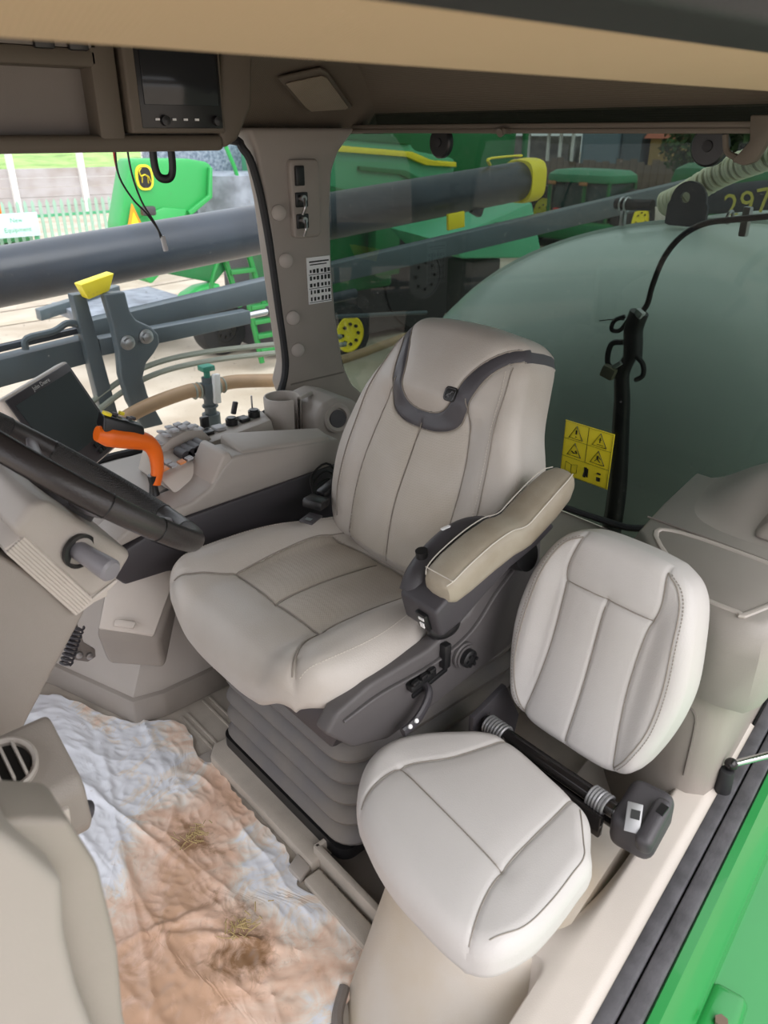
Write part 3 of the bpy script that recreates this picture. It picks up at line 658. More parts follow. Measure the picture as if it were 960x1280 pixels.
# ================================================================== right-hand console with joystick
rc = thing('armrest_console', 'grey right-hand control console beside the driver seat, with switch row and open cup holder', 'console', (.8, 1.6, 0))
def PX(L, y): return [(x, y, z) for x, z in L]
MB().prism(PX([(.47, .535), (.60, .572), (.684, .580), (1.12, .592), (1.12, .38), (.70, .43), (.62, .465), (.52, .47)], 1.435), (0, .12, 0), .006).build('side_panel', M['charcoal'], rc)
MB().prism(PX([(.47, .55), (.55, .596), (.64, .606), (.70, .611), (.745, .628), (.79, .675), (.815, .690), (1.12, .655), (1.12, .588), (.684, .580), (.60, .572)], 1.44), (0, .10, 0), .008, 3).build('body', M['plastic_shell'], rc)
MB().prism([(.47, 1.5, .56), (.55, 1.5, .585), (.66, 1.5, .595), (.86, 1.5, .60), (1.15, 1.5, .60), (1.15, 1.5, .50), (.47, 1.5, .50)], (0, .33, 0), .01).build('deck', M['plastic_shell'], rc)
lid = MB().hexa([(.855, 1.442, .628), (1.10, 1.442, .622), (1.10, 1.56, .60), (.845, 1.56, .62), (.838, 1.445, .690), (1.095, 1.445, .668), (1.14, 1.55, .652), (.842, 1.55, .712)], .012, 4).build('storage_lid', M['plastic_mid'], rc)
MB().prism(PX([(.735, .606), (.792, .700), (.806, .703), (.835, .64), (.80, .60)], 1.442), (0, .11, 0), .006, 3).build('lid_surround', M['plastic_mid'], rc)
cp = MB().hexa([(.70, 1.50, .60), (.84, 1.50, .60), (.86, 1.70, .60), (.70, 1.72, .60), (.675, 1.54, .640), (.805, 1.54, .662), (.850, 1.66, .668), (.715, 1.69, .676)], .006).build('control_panel', M['plastic_lt'], rc)
MB().prism(PX([(.72, .668), (.76, .690), (.80, .700), (.845, .692), (.87, .66), (.72, .64)], 1.635), (0, .06, 0), .004).build('button_arch', M['plastic_mid'], rc)
M['key'] = mat('grey_key', (.46, .46, .48), .5); M['orange_key'] = mat('orange_key', (.85, .33, .12), .5)
for i in range(6):
    for j in range(2):
        x = .735+.022*i; z = (.678, .693, .700, .702, .698, .685)[i]
        MB().box((x, 1.65+.026*j, z+.004), (.018, .020, .006), (0, .35-.18*i*.8, 0), .002).build('button', M['key'], rc)
for i, (x, y_) in enumerate(((.70, 1.56), (.72, 1.556), (.74, 1.552), (.76, 1.552), (.70, 1.585), (.72, 1.583))):
    MB().box((x, y_, .645+.2*(x-.675)+.004), (.016, .02, .005), (0, -.2, 0), .0015).build('button', M['orange_key'] if i in (2, 0) else M['key'], rc)
for i in range(4):
    MB().lathe((.765+.016*i, 1.57, .664+.003*i), (0, 1, 0), [(0, .013), (.045, .013)], 18).build('lever_wheel', M['charcoal'], rc)
for i in range(3): MB().box((.782+.016*i, 1.545, .672), (.012, .016, .005), (0, -.2, 0), .0015).build('button', M['orange_key'] if i == 2 else M['key'], rc)
# joystick pocket and stick
MB().tube([(.63, 1.50, .606), (.655, 1.53, .601), (.70, 1.55, .603), (.74, 1.54, .615)], .014, 10, smooth=5, flat=.25).build('stick_slot', M['black'], rc)
js = MB().lathe((.657, 1.54, .585), (.05, 0, 1), [(0, .020), (.012, .016), (.03, .011), (.05, .009), (.07, .012)], 18).build('joystick', M['black'], rc)
jp = cr_smooth([(.664, 1.54, .632), (.674, 1.54, .668), (.674, 1.54, .705), (.660, 1.54, .733), (.628, 1.54, .750), (.590, 1.54, .765), (.552, 1.54, .782)], 5)
def jr(t): return np.interp(t, [0, .25, .5, .7, .9, 1], [.0125, .0155, .019, .023, .024, .016])
plab(MB().tube(jp, jr, 16).build('joystick_grip', M['orange'], js), 'bright orange grip')
MB().hexa([(.560, 1.522, .785), (.650, 1.525, .748), (.660, 1.575, .748), (.565, 1.575, .79), (.570, 1.525, .822), (.655, 1.53, .775), (.66, 1.565, .775), (.575, 1.565, .826)], .007, 3).build('joystick_head', M['black'], js)
for x, y_, z, s_ in ((.578, 1.532, .822, .016), (.618, 1.555, .808, .011)): plab(MB().box((x, y_, z), (s_, s_, .008), (0, .5, 0), .002).build('thumb_button', M['yellow'], js), 'yellow thumb button')
for x, y_ in ((.60, 1.545), (.625, 1.535), (.64, 1.552)): MB().box((x, y_, .815-.5*(x-.595)), (.012, .010, .007), (0, .5, 0), .002).build('thumb_button', M['charcoal'], js)
# switch row behind
rw = MB().hexa([(.86, 1.63, .60), (1.06, 1.63, .60), (1.09, 1.76, .60), (.87, 1.76, .60), (.862, 1.635, .655), (1.046, 1.635, .672), (1.085, 1.74, .664), (.875, 1.74, .648)], .006).build('switch_row', M['plastic_mid'], rc)
for i, (x, k) in enumerate(((.89, 0), (.925, 1), (.965, 2), (1.0, 0), (1.035, 2))):
    z = .652+.09*(x-.87)+.004; y_ = 1.70
    if k == 2: MB().cyl((x, y_, z-.004), (x, y_, z+.012), .016, seg=20).cyl((x, y_, z+.012), (x, y_, z+.016), .012, seg=20).build('rotary_switch', M['black'], rw)
    else: MB().box((x, y_, z), (.028, .034, .01), bev=.003).build('toggle_switch', M['black'] if k == 0 else M['key'], rw)
MB().box((.905, 1.735, .672), (.022, .014, .03), bev=.003).build('socket_cover', M['black'], rw)
MB().box((1.0, 1.74, .688), (.014, .01, .035), (0, .3, 0), .003).build('socket_cover', M['charcoal'], rw)
MB().tube([(1.055, 1.74, .67), (1.056, 1.742, .71)], .0025, 6).build('aerial', M['steel'], rw)
# cup holder: open C-shaped ring wall
ch = MB(); c0 = Vector((1.128, 1.70, 0)); R0, R1 = .052, .044; n = 40
def cring(r, z): return [c0+Vector((cos(a)*r, sin(a)*r, z)) for a in [radians(-58+330*k/n) for k in range(n+1)]]
prof = [(R0*.92, .58), (R0, .70), (R0-.002, .704), (R1+.002, .704), (R1, .70), (R1*.9, .58)]
ch.loft([cring(r, z) for r, z in prof], cap=False, closed=False)
ch.box((1.185, 1.672, .700), (.06, .012, .01), (0, 0, .35), .002)
MB().lathe((1.128, 1.70, .575), (0, 0, 1), [(0, .045), (.004, .045)], 24).build('cup_bottom', M['plastic_dk'], rc)
ch.build('cup_holder', M['plastic_mid'], rc)
# curved housing with belt guide right of the cup holder
MB().prism([(1.165, 1.60, .56), (1.165, 1.60, .655), (1.19, 1.60, .69), (1.24, 1.60, .70), (1.30, 1.60, .68), (1.36, 1.60, .62), (1.36, 1.60, .50), (1.165, 1.60, .50)], (0, .16, 0), .012, 3).build('guide_housing', M['plastic_shell'], rc)
MB().lathe((1.235, 1.602, .642), (-.15, -1, .25), [(0, .042), (.012, .042), (.016, .036), (.014, .028), (.004, .026)], 28).build('belt_guide', M['plastic_mid'], rc)
MB().lathe((1.236, 1.597, .640), (-.15, -1, .25), [(0, .026), (.006, .025), (.007, .001)], 24).build('guide_opening', M['charcoal'], rc)

# ================================================================== terminal display on the console
A_, B_, C_, D_ = Vector((.396, 1.60, .874)), Vector((.590, 1.75, .890)), Vector((.659, 1.70, .707)), Vector((.465, 1.55, .691))
mo = thing('terminal_display', 'tilted flat touchscreen terminal with grey bezel, between the steering wheel and joystick', 'display', tuple((A_+B_+C_+D_)/4))
ux = (B_-A_).normalized(); uy = (A_-D_).normalized(); nn = ux.cross(uy).normalized()
def MP(a, b, l=0): return A_+(B_-A_)*a+(D_-A_)*b+nn*l
if nn.y > 0: nn = -nn
def quad(a0, b0, a1, b1, l0, th): return [MP(a0, b0, l0-th), MP(a1, b0, l0-th), MP(a1, b1, l0-th), MP(a0, b1, l0-th), MP(a0, b0, l0), MP(a1, b0, l0), MP(a1, b1, l0), MP(a0, b1, l0)]
hs = MB().hexa(quad(0, 0, 1, 1.1, 0, .036), .008, 3).build('housing', M['plastic_lt'], mo)
MB().hexa(quad(.035, .03, .975, 1.08, .003, .006), .003).build('bezel', M['charcoal'], mo)
MB().hexa(quad(.09, .12, .93, .86, .0045, .002), .0).build('screen', M['screen_grey'], mo)
for i in range(5):
    for j in range(2): MB().hexa(quad(.60+.07*i, .90+.08*j, .65+.07*i, .95+.08*j, .008, .004), .001).build('key', M['black'], mo)
plab(text_mb('John Deere', .013, MP(.5, .075, .0035), ux, uy).build('lettering', M['white'], mo), 'small maker name on the bezel')
MB().tube([MP(.5, .6, -.03), MP(.5, .9, -.07), (.56, 1.70, .62), (.60, 1.70, .58)], .012, 10, smooth=5).build('mount_arm', M['black'], mo)

# ================================================================== steering column and wheel
sc_ = thing('steering_column', 'taupe tilting steering column with black leather wheel, at the left edge', 'steering column', (.2, 1.09, 0))
MB().prism(PX([(.19, .868), (.292, .735), (.297, .722), (.186, .582), (.06, .40), (-.08, .05), (-.25, .05), (-.05, .70), (.10, .86)], .995), (0, .20, 0), .016, 3).build('lower_cover', M['plastic'], sc_)
for i in range(7):
    o = Vector((-.0040*i, 0, -.0022*i)); L_ = [(.236, .868), (.304, .742), (.343, .757)]
    MB().tube([Vector((x, .987, z))+o for x, z in L_]+[Vector((x, 1.203, z))+o for x, z in L_[::-1]], .0030, 6, closed=True).build('boot_rib', M['plastic_lt'], sc_)
MB().prism(PX([(.208, .86), (.24, .872), (.305, .748), (.335, .757), (.33, .735), (.285, .73)], .990), (0, .210, 0), .004).build('boot', M['plastic_lt'], sc_)
uc = MB().prism(PX([(.222, .884), (.253, .914), (.275, .912), (.376, .792), (.345, .757), (.303, .742)], .985), (0, .22, 0), .014, 4).build('upper_cover', M['plastic_mid'], sc_)
MB().lathe((.300, .987, .826), (.25, -1, -.12), [(0, .026), (.006, .026), (.007, .021), (-.01, .02)], 24).build('stalk_collar', M['black'], uc)
MB().lathe((.300, .99, .826), (.28, -1, -.2), [(0, .0135), (.03, .0145), (.05, .016), (.068, .0165), (.072, .013), (.073, .001)], 20).build('turn_signal_stalk', M['stalk'], sc_)
MB().lathe((.275, 1.20, .86), (-.5, 1, .55), [(0, .012), (.04, .013), (.06, .018), (.085, .018), (.09, .012), (.091, .001)], 20).build('shuttle_stalk', M['stalk'], sc_)
wn = Vector((.669, .0, .743)).normalized(); wc = Vector((.353, 1.10, .890))
wa = Vector((0, 1, 0)); wa = (wa-wn*wa.dot(wn)).normalized(); wb = wn.cross(wa).normalized()
if wb.z < 0: wb = -wb
M['wheel_leather'] = mat('wheel_leather', (.035, .03, .03), .35, bump=.25, scale=350)
M['wheel_perf'] = perforated('wheel_perforated', (.03, .028, .028), (.025, .022, .022), 330, .8)
WR = .200
def rimring(a, r=.0155, sq=1.1):
    c = wc+wa*(cos(a)*WR)+wb*(sin(a)*WR); e = wa*cos(a)+wb*sin(a)
    return [c+e*(cos(t)*r)+wn*(sin(t)*r*sq) for t in [2*pi*k/16 for k in range(16)]]
rim = MB().loft([rimring(2*pi*k/72) for k in range(72)], loop=True, cap=False).build('steering_wheel', M['wheel_leather'], sc_)
# perforated inserts on the inner face of the rim, one per quarter
for a0, a1 in ((12, 78), (102, 168), (192, 258), (282, 348)):
    rs = []
    for k in range(25):
        a = radians(a0+(a1-a0)*k/24); c = wc+wa*(cos(a)*WR)+wb*(sin(a)*WR); e = wa*cos(a)+wb*sin(a)
        rs.append([c+e*(cos(t)*.0162)+wn*(sin(t)*.0162*1.1) for t in [radians(70+220*j/10) for j in range(11)]])
    MB().loft(rs, cap=False, closed=False).build('perforated_grip', M['wheel_perf'], rim)
    for a in (radians(a0), radians(a1)):
        c = wc+wa*(cos(a)*WR)+wb*(sin(a)*WR); e = wa*cos(a)+wb*sin(a)
        MB().tube([c+e*(cos(t)*.0158)+wn*(sin(t)*.0158*1.1) for t in [2*pi*k/20 for k in range(20)]], .0009, 5, closed=True).build('grip_seam', M['black'], rim)
for ang in (0, 180, 270):
    a = radians(ang); e = wa*cos(a)+wb*sin(a); t_ = wn.cross(e)
    P_ = [wc+e*.04-wn*.035, wc+e*.10-wn*.028, wc+e*.16-wn*.010, wc+e*.188]
    MB().tube(P_, lambda t: .017-.006*t, 12, smooth=5, flat=.42, up=wn).build('spoke', M['stalk'], rim)
MB().lathe(wc-wn*.065, wn, [(0, .052), (.01, .055), (.03, .055), (.036, .048), (.045, .045), (.052, .03), (.054, .001)], 32).build('hub', M['charcoal'], rim)
MB().lathe(wc-wn*.085, wn, [(0, .040), (.02, .046)], 28).build('hub_skirt', M['black'], rim)

# ================================================================== pedestal with bin below the console
pd = thing('console_pedestal', 'grey moulded pedestal with lidded bin and bolted pedal bracket, right of the footwell', 'pedestal', (.6, 1.6, 0))
def rr3(L, z=None): return [Vector(p) for p in L]
low = [(.40, 1.895, 0), (.425, 1.84, 0), (.525, 1.545, 0), (.60, 1.525, 0), (.84, 1.525, 0), (.84, 1.895, 0)]
def shrink(L, d, z): return [(x+(d if x < .6 else (-d*0)), min(y+d, 1.895), z) for x, y, _ in L]
MB().prism(low, (0, 0, .075), .006, 2).build('base_skirt', M['plastic'], pd)
b1 = [(.415, 1.89, .07), (.435, 1.845, .07), (.533, 1.560, .07), (.603, 1.540, .07), (.82, 1.540, .07), (.82, 1.89, .07)]
b2 = [(.43, 1.89, .30), (.46, 1.80, .30), (.60, 1.56, .25), (.665, 1.53, .27), (.83, 1.53, .30), (.83, 1.89, .30)]
b3 = [(.47, 1.89, .52), (.50, 1.72, .52), (.58, 1.60, .50), (.70, 1.58, .48), (.85, 1.58, .48), (.85, 1.89, .52)]
MB().loft([b1, b2, b3]).build('body', M['plastic_mid'], pd, sharp=25)
bin_ = MB().hexa([(.470, 1.50, .245), (.580, 1.435, .215), (.66, 1.50, .33), (.54, 1.62, .38), (.455, 1.50, .335), (.567, 1.425, .305), (.655, 1.455, .430), (.565, 1.58, .512)], .012, 4).build('bin', M['plastic'], pd)
MB().hexa([(.468, 1.508, .340), (.560, 1.438, .312), (.645, 1.463, .432), (.566, 1.575, .505), (.466, 1.498, .350), (.562, 1.430, .322), (.648, 1.456, .441), (.568, 1.570, .515)], .003).build('bin_lid', M['plastic_lt'], bin_)
MB().hexa([(.492, 1.478, .352), (.526, 1.452, .342), (.536, 1.455, .354), (.502, 1.482, .364), (.490, 1.472, .360), (.524, 1.446, .350), (.534, 1.449, .362), (.500, 1.476, .372)], .003).build('lid_latch', M['plastic_lt'], bin_)
bk2 = MB().prism([(.405, 1.54, .37), (.415, 1.54, .40), (.432, 1.54, .38), (.440, 1.54, .30), (.462, 1.54, .270), (.460, 1.54, .250), (.440, 1.54, .245), (.415, 1.54, .262), (.40, 1.54, .285)], (0, .008, 0), .002).build('pedal_bracket', M['plastic_dk'], pd)
for x, z in ((.445, .262), (.423, .276)):
    MB().cyl((x, 1.541, z), (x, 1.532, z), .008, seg=16, bev=.001).build('bolt', M['steel'], bk2)
P_ = []
for k in range(9*12+1): t = k/(9*12); P_.append(Vector((.385+.045*t, 1.52, .275+.085*t))+Vector((cos(2*pi*k/12)*.013*.85, sin(2*pi*k/12)*.013, -cos(2*pi*k/12)*.013*.45)))
MB().tube(P_, .0028, 6).build('return_spring', M['charcoal'], pd)

# ================================================================== dash vent module and front post near the door
vb = thing('vent_module', 'taupe dash module with a round air vent, at the left edge above the sheet', 'air vent', (.05, .8, .55))
def rbox(x0, x1, y0, y1, z0, z1, r, n=8): return MB().loft([rrect(x0+i, x1-i, y0+i, y1-i, r, z) for z, i in ((z0, .012), (z0+.012, 0), (z1-.02, 0), (z1-.006, .006), (z1, .018))])
MB().prism([(-.3, y, z) for y, z in ((.838, .690), (.760, .655), (.750, .640), (.750, .585), (.765, .56), (.86, .54), (.86, .675), (.852, .689))], (.482, 0, 0), .014, 4).build('body', M['plastic'], vb)
MB().hexa([(-.1, .744, .590), (.155, .744, .590), (.155, .755, .590), (-.1, .755, .590), (-.1, .743, .630), (.158, .743, .630), (.158, .755, .630), (-.1, .755, .630)], .004).build('recess_panel', M['plastic_lt'], vb)
v_ = MB().lathe((.116, .806, .675), (0, -.44, .90), [(0, .034), (.012, .034), (.014, .031), (.010, .027), (-.004, .026)], 32).build('vent_ring', M['plastic_mid'], vb)
MB().lathe((.116, .805, .677), (0, -.44, .90), [(0, .026), (.002, .026)], 24).build('vent_throat', M['black'], v_)
for k in (-1, 0, 1): MB().box((.116+.014*k, .801, .684), (.003, .046, .014), (.45, 0, 0), .001).build('vent_blade', M['plastic_mid'], v_)
MB().cyl((.165, .80, .575), (.19, .80, .555), .014, seg=16).build('adjuster_knob', M['charcoal'], vb)
tp = MB().hexa([(-.3, .415, .45), (.070, .415, .45), (.085, .50, .45), (-.3, .50, .45), (-.3, .42, 1.16), (-.02, .42, 1.06), (-.02, .50, 1.06), (-.3, .50, 1.16)], .012, 3)
M['post_pl'] = mat('post_plastic', (.36, .325, .30), .55, bump=.15, scale=500)
fp = thing('door_side_post', 'pale front door post panel with grey rounded grip edge, closest to the viewer', 'door post', (0, .45, 0))
MB().prism([(-.3, .40, 1.25), (.020, .40, 1.02), (.052, .40, .955), (.071, .40, .905), (.064, .40, .86), (.062, .40, .80), (.071, .40, .62), (.071, .40, .05), (-.3, .40, .05)], (0, .06, 0), .008, 3).build('panel', M['post_pl'], fp)
MB().prism([(.048, .425, .955), (.060, .425, .950), (.088, .425, .928), (.100, .425, .87), (.100, .425, .78), (.092, .425, .70), (.092, .425, .05), (.04, .425, .05), (.055, .425, .86)], (0, .05, 0), .008, 4).build('grip_edge', M['plastic'], fp)

# ================================================================== overhead console with radio display, speaker, header over the door
oc = thing('overhead_console', 'dark brown overhead console holding a radio screen, across the top left', 'console', (.6, 1.62, 1.32))
OY = 1.56
def ofr(x0, x1, z0, z1, d=.10, b=.006): return MB().box(((x0+x1)/2, OY+d/2, (z0+z1)/2), (x1-x0, d, z1-z0), bev=b)
MB().box((.30, OY+.12, 1.330), (1.26, .24, .03), bev=.010, seg=3).build('bottom_rail', M['overhead'], oc)
MB().prism([(.93, OY, 1.318), (.965, OY, 1.335), (1.005, OY, 1.40), (1.02, OY, 1.53), (.945, OY, 1.53), (.92, OY, 1.35)], (0, .24, 0), .010, 3).build('end_cap', M['overhead'], oc)
ofr(.665, .715, 1.335, 1.52).build('divider', M['overhead'], oc)
ofr(-.3, .68, 1.455, 1.485, .08).build('upper_rail', M['overhead'], oc)
ofr(-.3, .68, 1.485, 1.53, .02, .002).build('switch_panel', M['plastic_dk'], oc)
ofr(-.3, .68, 1.34, 1.46, .01, .0).build('inner_panel', M['plastic_dk'], oc).location.y += .05
ofr(.70, .95, 1.335, 1.53, .01, .0).build('bay_panel', M['plastic_dk'], oc).location.y += .05
for x in (.585, .645): MB().box((x, OY-.004, 1.505), (.036, .014, .05), bev=.004).build('overhead_switch', M['black'], oc)
rd = MB().box((.825, OY+.01, 1.425), (.205, .05, .155), bev=.006, seg=3).build('radio', M['overhead'], oc)
MB().box((.832, OY-.014, 1.427), (.178, .006, .142), bev=.003).build('radio_bezel', M['black'], rd)
MB().box((.832, OY-.0185, 1.443), (.160, .003, .092), bev=.001).build('radio_screen', M['screen'], rd)
for i, x in enumerate((.775, .810, .835, .860)): MB().box((x, OY-.019, 1.372), (.008, .003, .004)).build('radio_key', M['white'], rd)
for x in (.790, .905): MB().lathe((x, OY-.016, 1.370), (0, -1, 0), [(0, .010), (.01, .009), (.011, .001)], 16).build('radio_knob', M['black'], rd)
# speaker grille on the side cove (diamond-like rounded plate)
def sidecove(x, y): u = (1.93-y)/.35; return Vector((x, y, 1.345+.175*(1-(1-u)**2)))
spk = thing('ceiling_speaker', 'brown perforated diamond-shaped speaker cover on the headliner, above the corner pillar', 'speaker', (1.3, 1.77, 1.45))
sp = [(1.200, 1.748, 1.470), (1.298, 1.705, 1.492), (1.325, 1.715, 1.488), (1.500, 1.835, 1.418), (1.495, 1.842, 1.412), (1.365, 1.852, 1.404), (1.330, 1.835, 1.415)]
sv = [Vector(p) for p in sp]; sn = ((sv[1]-sv[0]).cross(sv[3]-sv[0])).normalized(); sn = sn if sn.z < 0 else -sn
spc = sum(sv, Vector())/len(sv)
spp = MB().prism([p+sn*.000 for p in sv], sn*.008, .003).build('speaker_cover', M['header'], spk)
spp.data.materials[0] = M['overhead']
M['mesh_fab'] = perforated('speaker_mesh', (.30, .245, .185), (.22, .18, .13), 330, 1.0)
MB().prism([spc+(p-spc)*.84+sn*.011 for p in sv], sn*.0035, .001).build('speaker_mesh', M['mesh_fab'], spp)
# header beam over the open door, camera stands just inside it
hd = MB().prism([(-.6, .44, 1.393), (-.6, .425, 1.388), (-.6, .31, 1.403), (-.6, .30, 1.46), (-.6, .45, 1.46)], (2.4, 0, 0), .006, 3).build('trim_3', M['header']); struct(hd, 'beige fabric covered door header')
MB().prism([(-.6, .312, 1.402), (-.6, .24, 1.404), (-.6, .22, 1.47), (-.6, .30, 1.47)], (2.4, 0, 0), .006, 3).build('door_seal', M['rubber'], hd)
# strap and wires hanging by the side window
sl = MB().tube([(.845, 1.72, 1.34), (.845, 1.72, 1.285), (.852, 1.72, 1.262), (.868, 1.72, 1.256), (.882, 1.72, 1.262), (.888, 1.72, 1.285), (.888, 1.72, 1.34)], .009, 8, smooth=5, flat=.25, up=(0, 1, 0))
tag(sl.build('hanging_strap', M['black'], None, (.866, 1.72, 1.34)), 'short black webbing loop hanging below the overhead console', 'strap')
wr_ = thing('loose_wires', 'thin red and black wires with a connector hanging before the side window', 'cable', (.80, 1.75, 1.33))
MB().tube([(.775, 1.75, 1.34), (.772, 1.75, 1.27), (.795, 1.75, 1.22), (.825, 1.75, 1.185), (.848, 1.75, 1.15), (.853, 1.75, 1.13)], .0022, 6, smooth=6).build('wire', M['black'], wr_)
MB().tube([(.800, 1.75, 1.34), (.803, 1.75, 1.27), (.818, 1.75, 1.21), (.842, 1.75, 1.165), (.857, 1.75, 1.13)], .0022, 6, smooth=6).build('wire', M['black'], wr_)
MB().tube([(.773, 1.752, 1.34), (.770, 1.752, 1.305), (.772, 1.752, 1.275)], .0024, 6, smooth=3).build('wire_sleeve', M['red'], wr_)
MB().box((.860, 1.75, 1.117), (.010, .008, .034), (0, -.15, 0), .001).build('connector', M['key'], wr_)
# glass latch knobs on the rear window
for i, (yy, lb) in enumerate(((1.586, 'round black glass latch knob under the rail, left, nearer the corner pillar'), (.837, 'round black glass latch knob under the rail, right, beside the ribbed hose'))):
    k_ = thing('latch_knob', lb, 'knob', (1.60, yy, 1.325), 'round latch knobs on the rear window')
    MB().lathe((1.612, yy, 1.325), (-1, 0, 0), [(0, .030), (.006, .038), (.018, .038), (.022, .034), (.0225, .001)], 32).build('knob_disc', M['black'], k_)
    MB().lathe((1.592, yy, 1.325), (-1, 0, 0), [(0, .012), (.006, .010), (.007, .001)], 16).build('knob_cap', M['rubber'], k_)
hb2 = thing('window_bracket', 'brown hooked bracket hanging from the rail beside the right latch knob', 'bracket', (1.57, .76, 1.33))
MB().prism([(1.55, .745, 1.378), (1.55, .695, 1.378), (1.55, .705, 1.33), (1.55, .720, 1.300), (1.55, .740, 1.293), (1.55, .765, 1.300), (1.55, .750, 1.318), (1.55, .737, 1.335)], (.02, 0, 0), .004).build('hook', M['overhead'], hb2)
MB().tube([(1.56, .755, 1.305), (1.56, .780, 1.316), (1.56, .79, 1.345)], .006, 8, smooth=4).build('hook_arm', M['overhead'], hb2)

# ================================================================== rear shelf, rear-left console, sill
shf = MB().prism([(1.33, .76, .30), (1.33, .76, .415), (1.345, .76, .428), (1.60, .76, .430), (1.60, .76, .30)], (0, 1.1, 0), .006).build('trim_4', M['plastic']); struct(shf, 'taupe shelf below the rear window')
MB().box((1.48, 1.36, .15), (.28, 1.1, .30)).build('wall_rear', M['plastic_dk'])
bpy.data.objects['wall_rear']['kind'] = 'structure'
rcl = thing('rear_side_console', 'taupe rear corner console with a dusty recessed tray lid, behind the small seat', 'console', (1.3, .55, .2))
up = [(1.112, .52), (1.085, .43), (1.09, .39), (1.105, .355), (1.14, .345), (1.595, .36), (1.595, .735), (1.40, .70), (1.245, .665)]
def lift(L, z, d=0): 
    c = Vector((1.34, .54)); return [((Vector(p)-c)*(1+d)).to_3d()+Vector((c.x, c.y, z)) for p in L]
rings = [lift(up, .49, .03), lift(up, .52, .055), lift(up, .60, .05), lift(up, .635, .03), lift(up, .653, -.01), lift(up, .66, -.05)]
topc = MB().loft(rings).build('cover', M['rear_shell'], rcl, sharp=50)
lo_ = [(1.112, .52), (1.095, .45), (1.10, .41), (1.12, .385), (1.16, .382), (1.595, .455), (1.595, .735), (1.40, .70), (1.245, .665)]
MB().loft([lift(lo_, .0, -.02), lift(lo_, .44, .0), lift(lo_, .488, .0)]).build('lower_panel', M['plastic'], rcl, sharp=60)
# tray frame and dusty tray
M['tray'] = mat('dusty_tray', (.56, .46, .34), .6, bump=.2, scale=200, var=.22, vscale=7, var_col=(.47, .37, .26))
tr = [(1.240, .625), (1.112, .475), (1.104, .455), (1.107, .40), (1.117, .385), (1.29, .355), (1.30, .40), (1.29, .60)]
fr2 = MB().tube([(x, y, .660) for x, y in tr], .0055, 8, smooth=4, closed=True, flat=.7).build('tray_lip', M['plastic_mid'], topc)
MB().prism([(x, y, .655) for x, y in tr], (0, 0, .0045), .0).build('tray', M['tray'], topc)
MB().tube([(1.302, .68, .661), (1.304, .55, .662), (1.306, .34, .661)], .002, 6).build('lid_joint', M['plastic_dk'], topc)
hump = MB().grid(lambda u, v: (1.32+.27*u, (.655+.055*u)*(1-v)+.37*v, .655+.080*sstep(0, .8, u)*sstep(0, .45, v)-.03*(1-sstep(0, .04, v))), 20, 24).build('rear_hump', M['rear_shell'], topc)
lp = MB().prism([(1.60, .60, .70), (1.62, .54, 1.45), (1.62, .40, 1.45), (1.60, .30, .70)], (.05, 0, 0), .01)
lpl = MB().hexa([(1.36, .500, .665), (1.37, .33, .665), (1.62, .33, .70), (1.62, .585, .70), (1.62, .33, .95), (1.63, .25, .95), (1.66, .25, .95), (1.66, .56, .95)], .012, 3).build('trim_5', M['plastic']); struct(lpl, 'left rear pillar foot')
# storage door outline on the lower panel
fy = lambda x: .338+.167*(x-1.15)
jl = MB().tube([(1.108, .52, .455), (1.096, .45, .450), (1.097, .425, .44), (1.098, .42, .40), (1.098, .42, .30)], .002, 6, smooth=4).build('door_joint', M['plastic_dk'], rcl)

# sill trim: height field between the instructor base and the door seal
def ysl(x): return .287+.167*(x-.634)
def sillz(x, d):
    """d = distance inward from the seal edge"""
    r = 1.0; ridge = float(np.interp(x, [.2, .45, .60, .70, .88], [.07, .08, .095, .125, .062]))
    edge = .260-.006*(1-sstep(0, .02, np.array(d)))
    z = edge-(.012+.19*float(sstep(.68, 1.0, x)))*float(sstep(.062, .125, d))-.28*float(sstep(.088, .118, d))*float(sstep(.655, .60, x))
    z = z+.0-.10*(1-r)*0
    return float(z)
def sill(u, v):
    x = .20+1.18*u; d = .30*v**1.3; return (x, ysl(x)+d, sillz(x, d))
sl_ = MB().grid(sill, 140, 80).build('wall_left', M['plastic_lt']); struct(sl_, 'pale moulded door sill trim')
for i, (d0, d1, z0) in enumerate(((-.024, .001, .256), (-.054, -.027, .252))):
    MB().hexa([(.15, ysl(.15)+d0, .19), (1.75, ysl(1.75)+d0, .19), (1.75, ysl(1.75)+d1, .19), (.15, ysl(.15)+d1, .19), (.15, ysl(.15)+d0, z0), (1.75, ysl(1.75)+d0, z0), (1.75, ysl(1.75)+d1, z0), (.15, ysl(.15)+d1, z0)], .004).build('seal_strip', M['rubber_dusty'], sl_)
MB().hexa([(.15, ysl(.15)-.05, .15), (1.75, ysl(1.75)-.05, .15), (1.75, ysl(1.75)+.03, .15), (.15, ysl(.15)+.03, .15), (.15, ysl(.15)-.05, .235), (1.75, ysl(1.75)-.05, .235), (1.75, ysl(1.75)+.03, .235), (.15, ysl(.15)+.03, .235)], .0).build('seal_bed', M['black'], sl_)
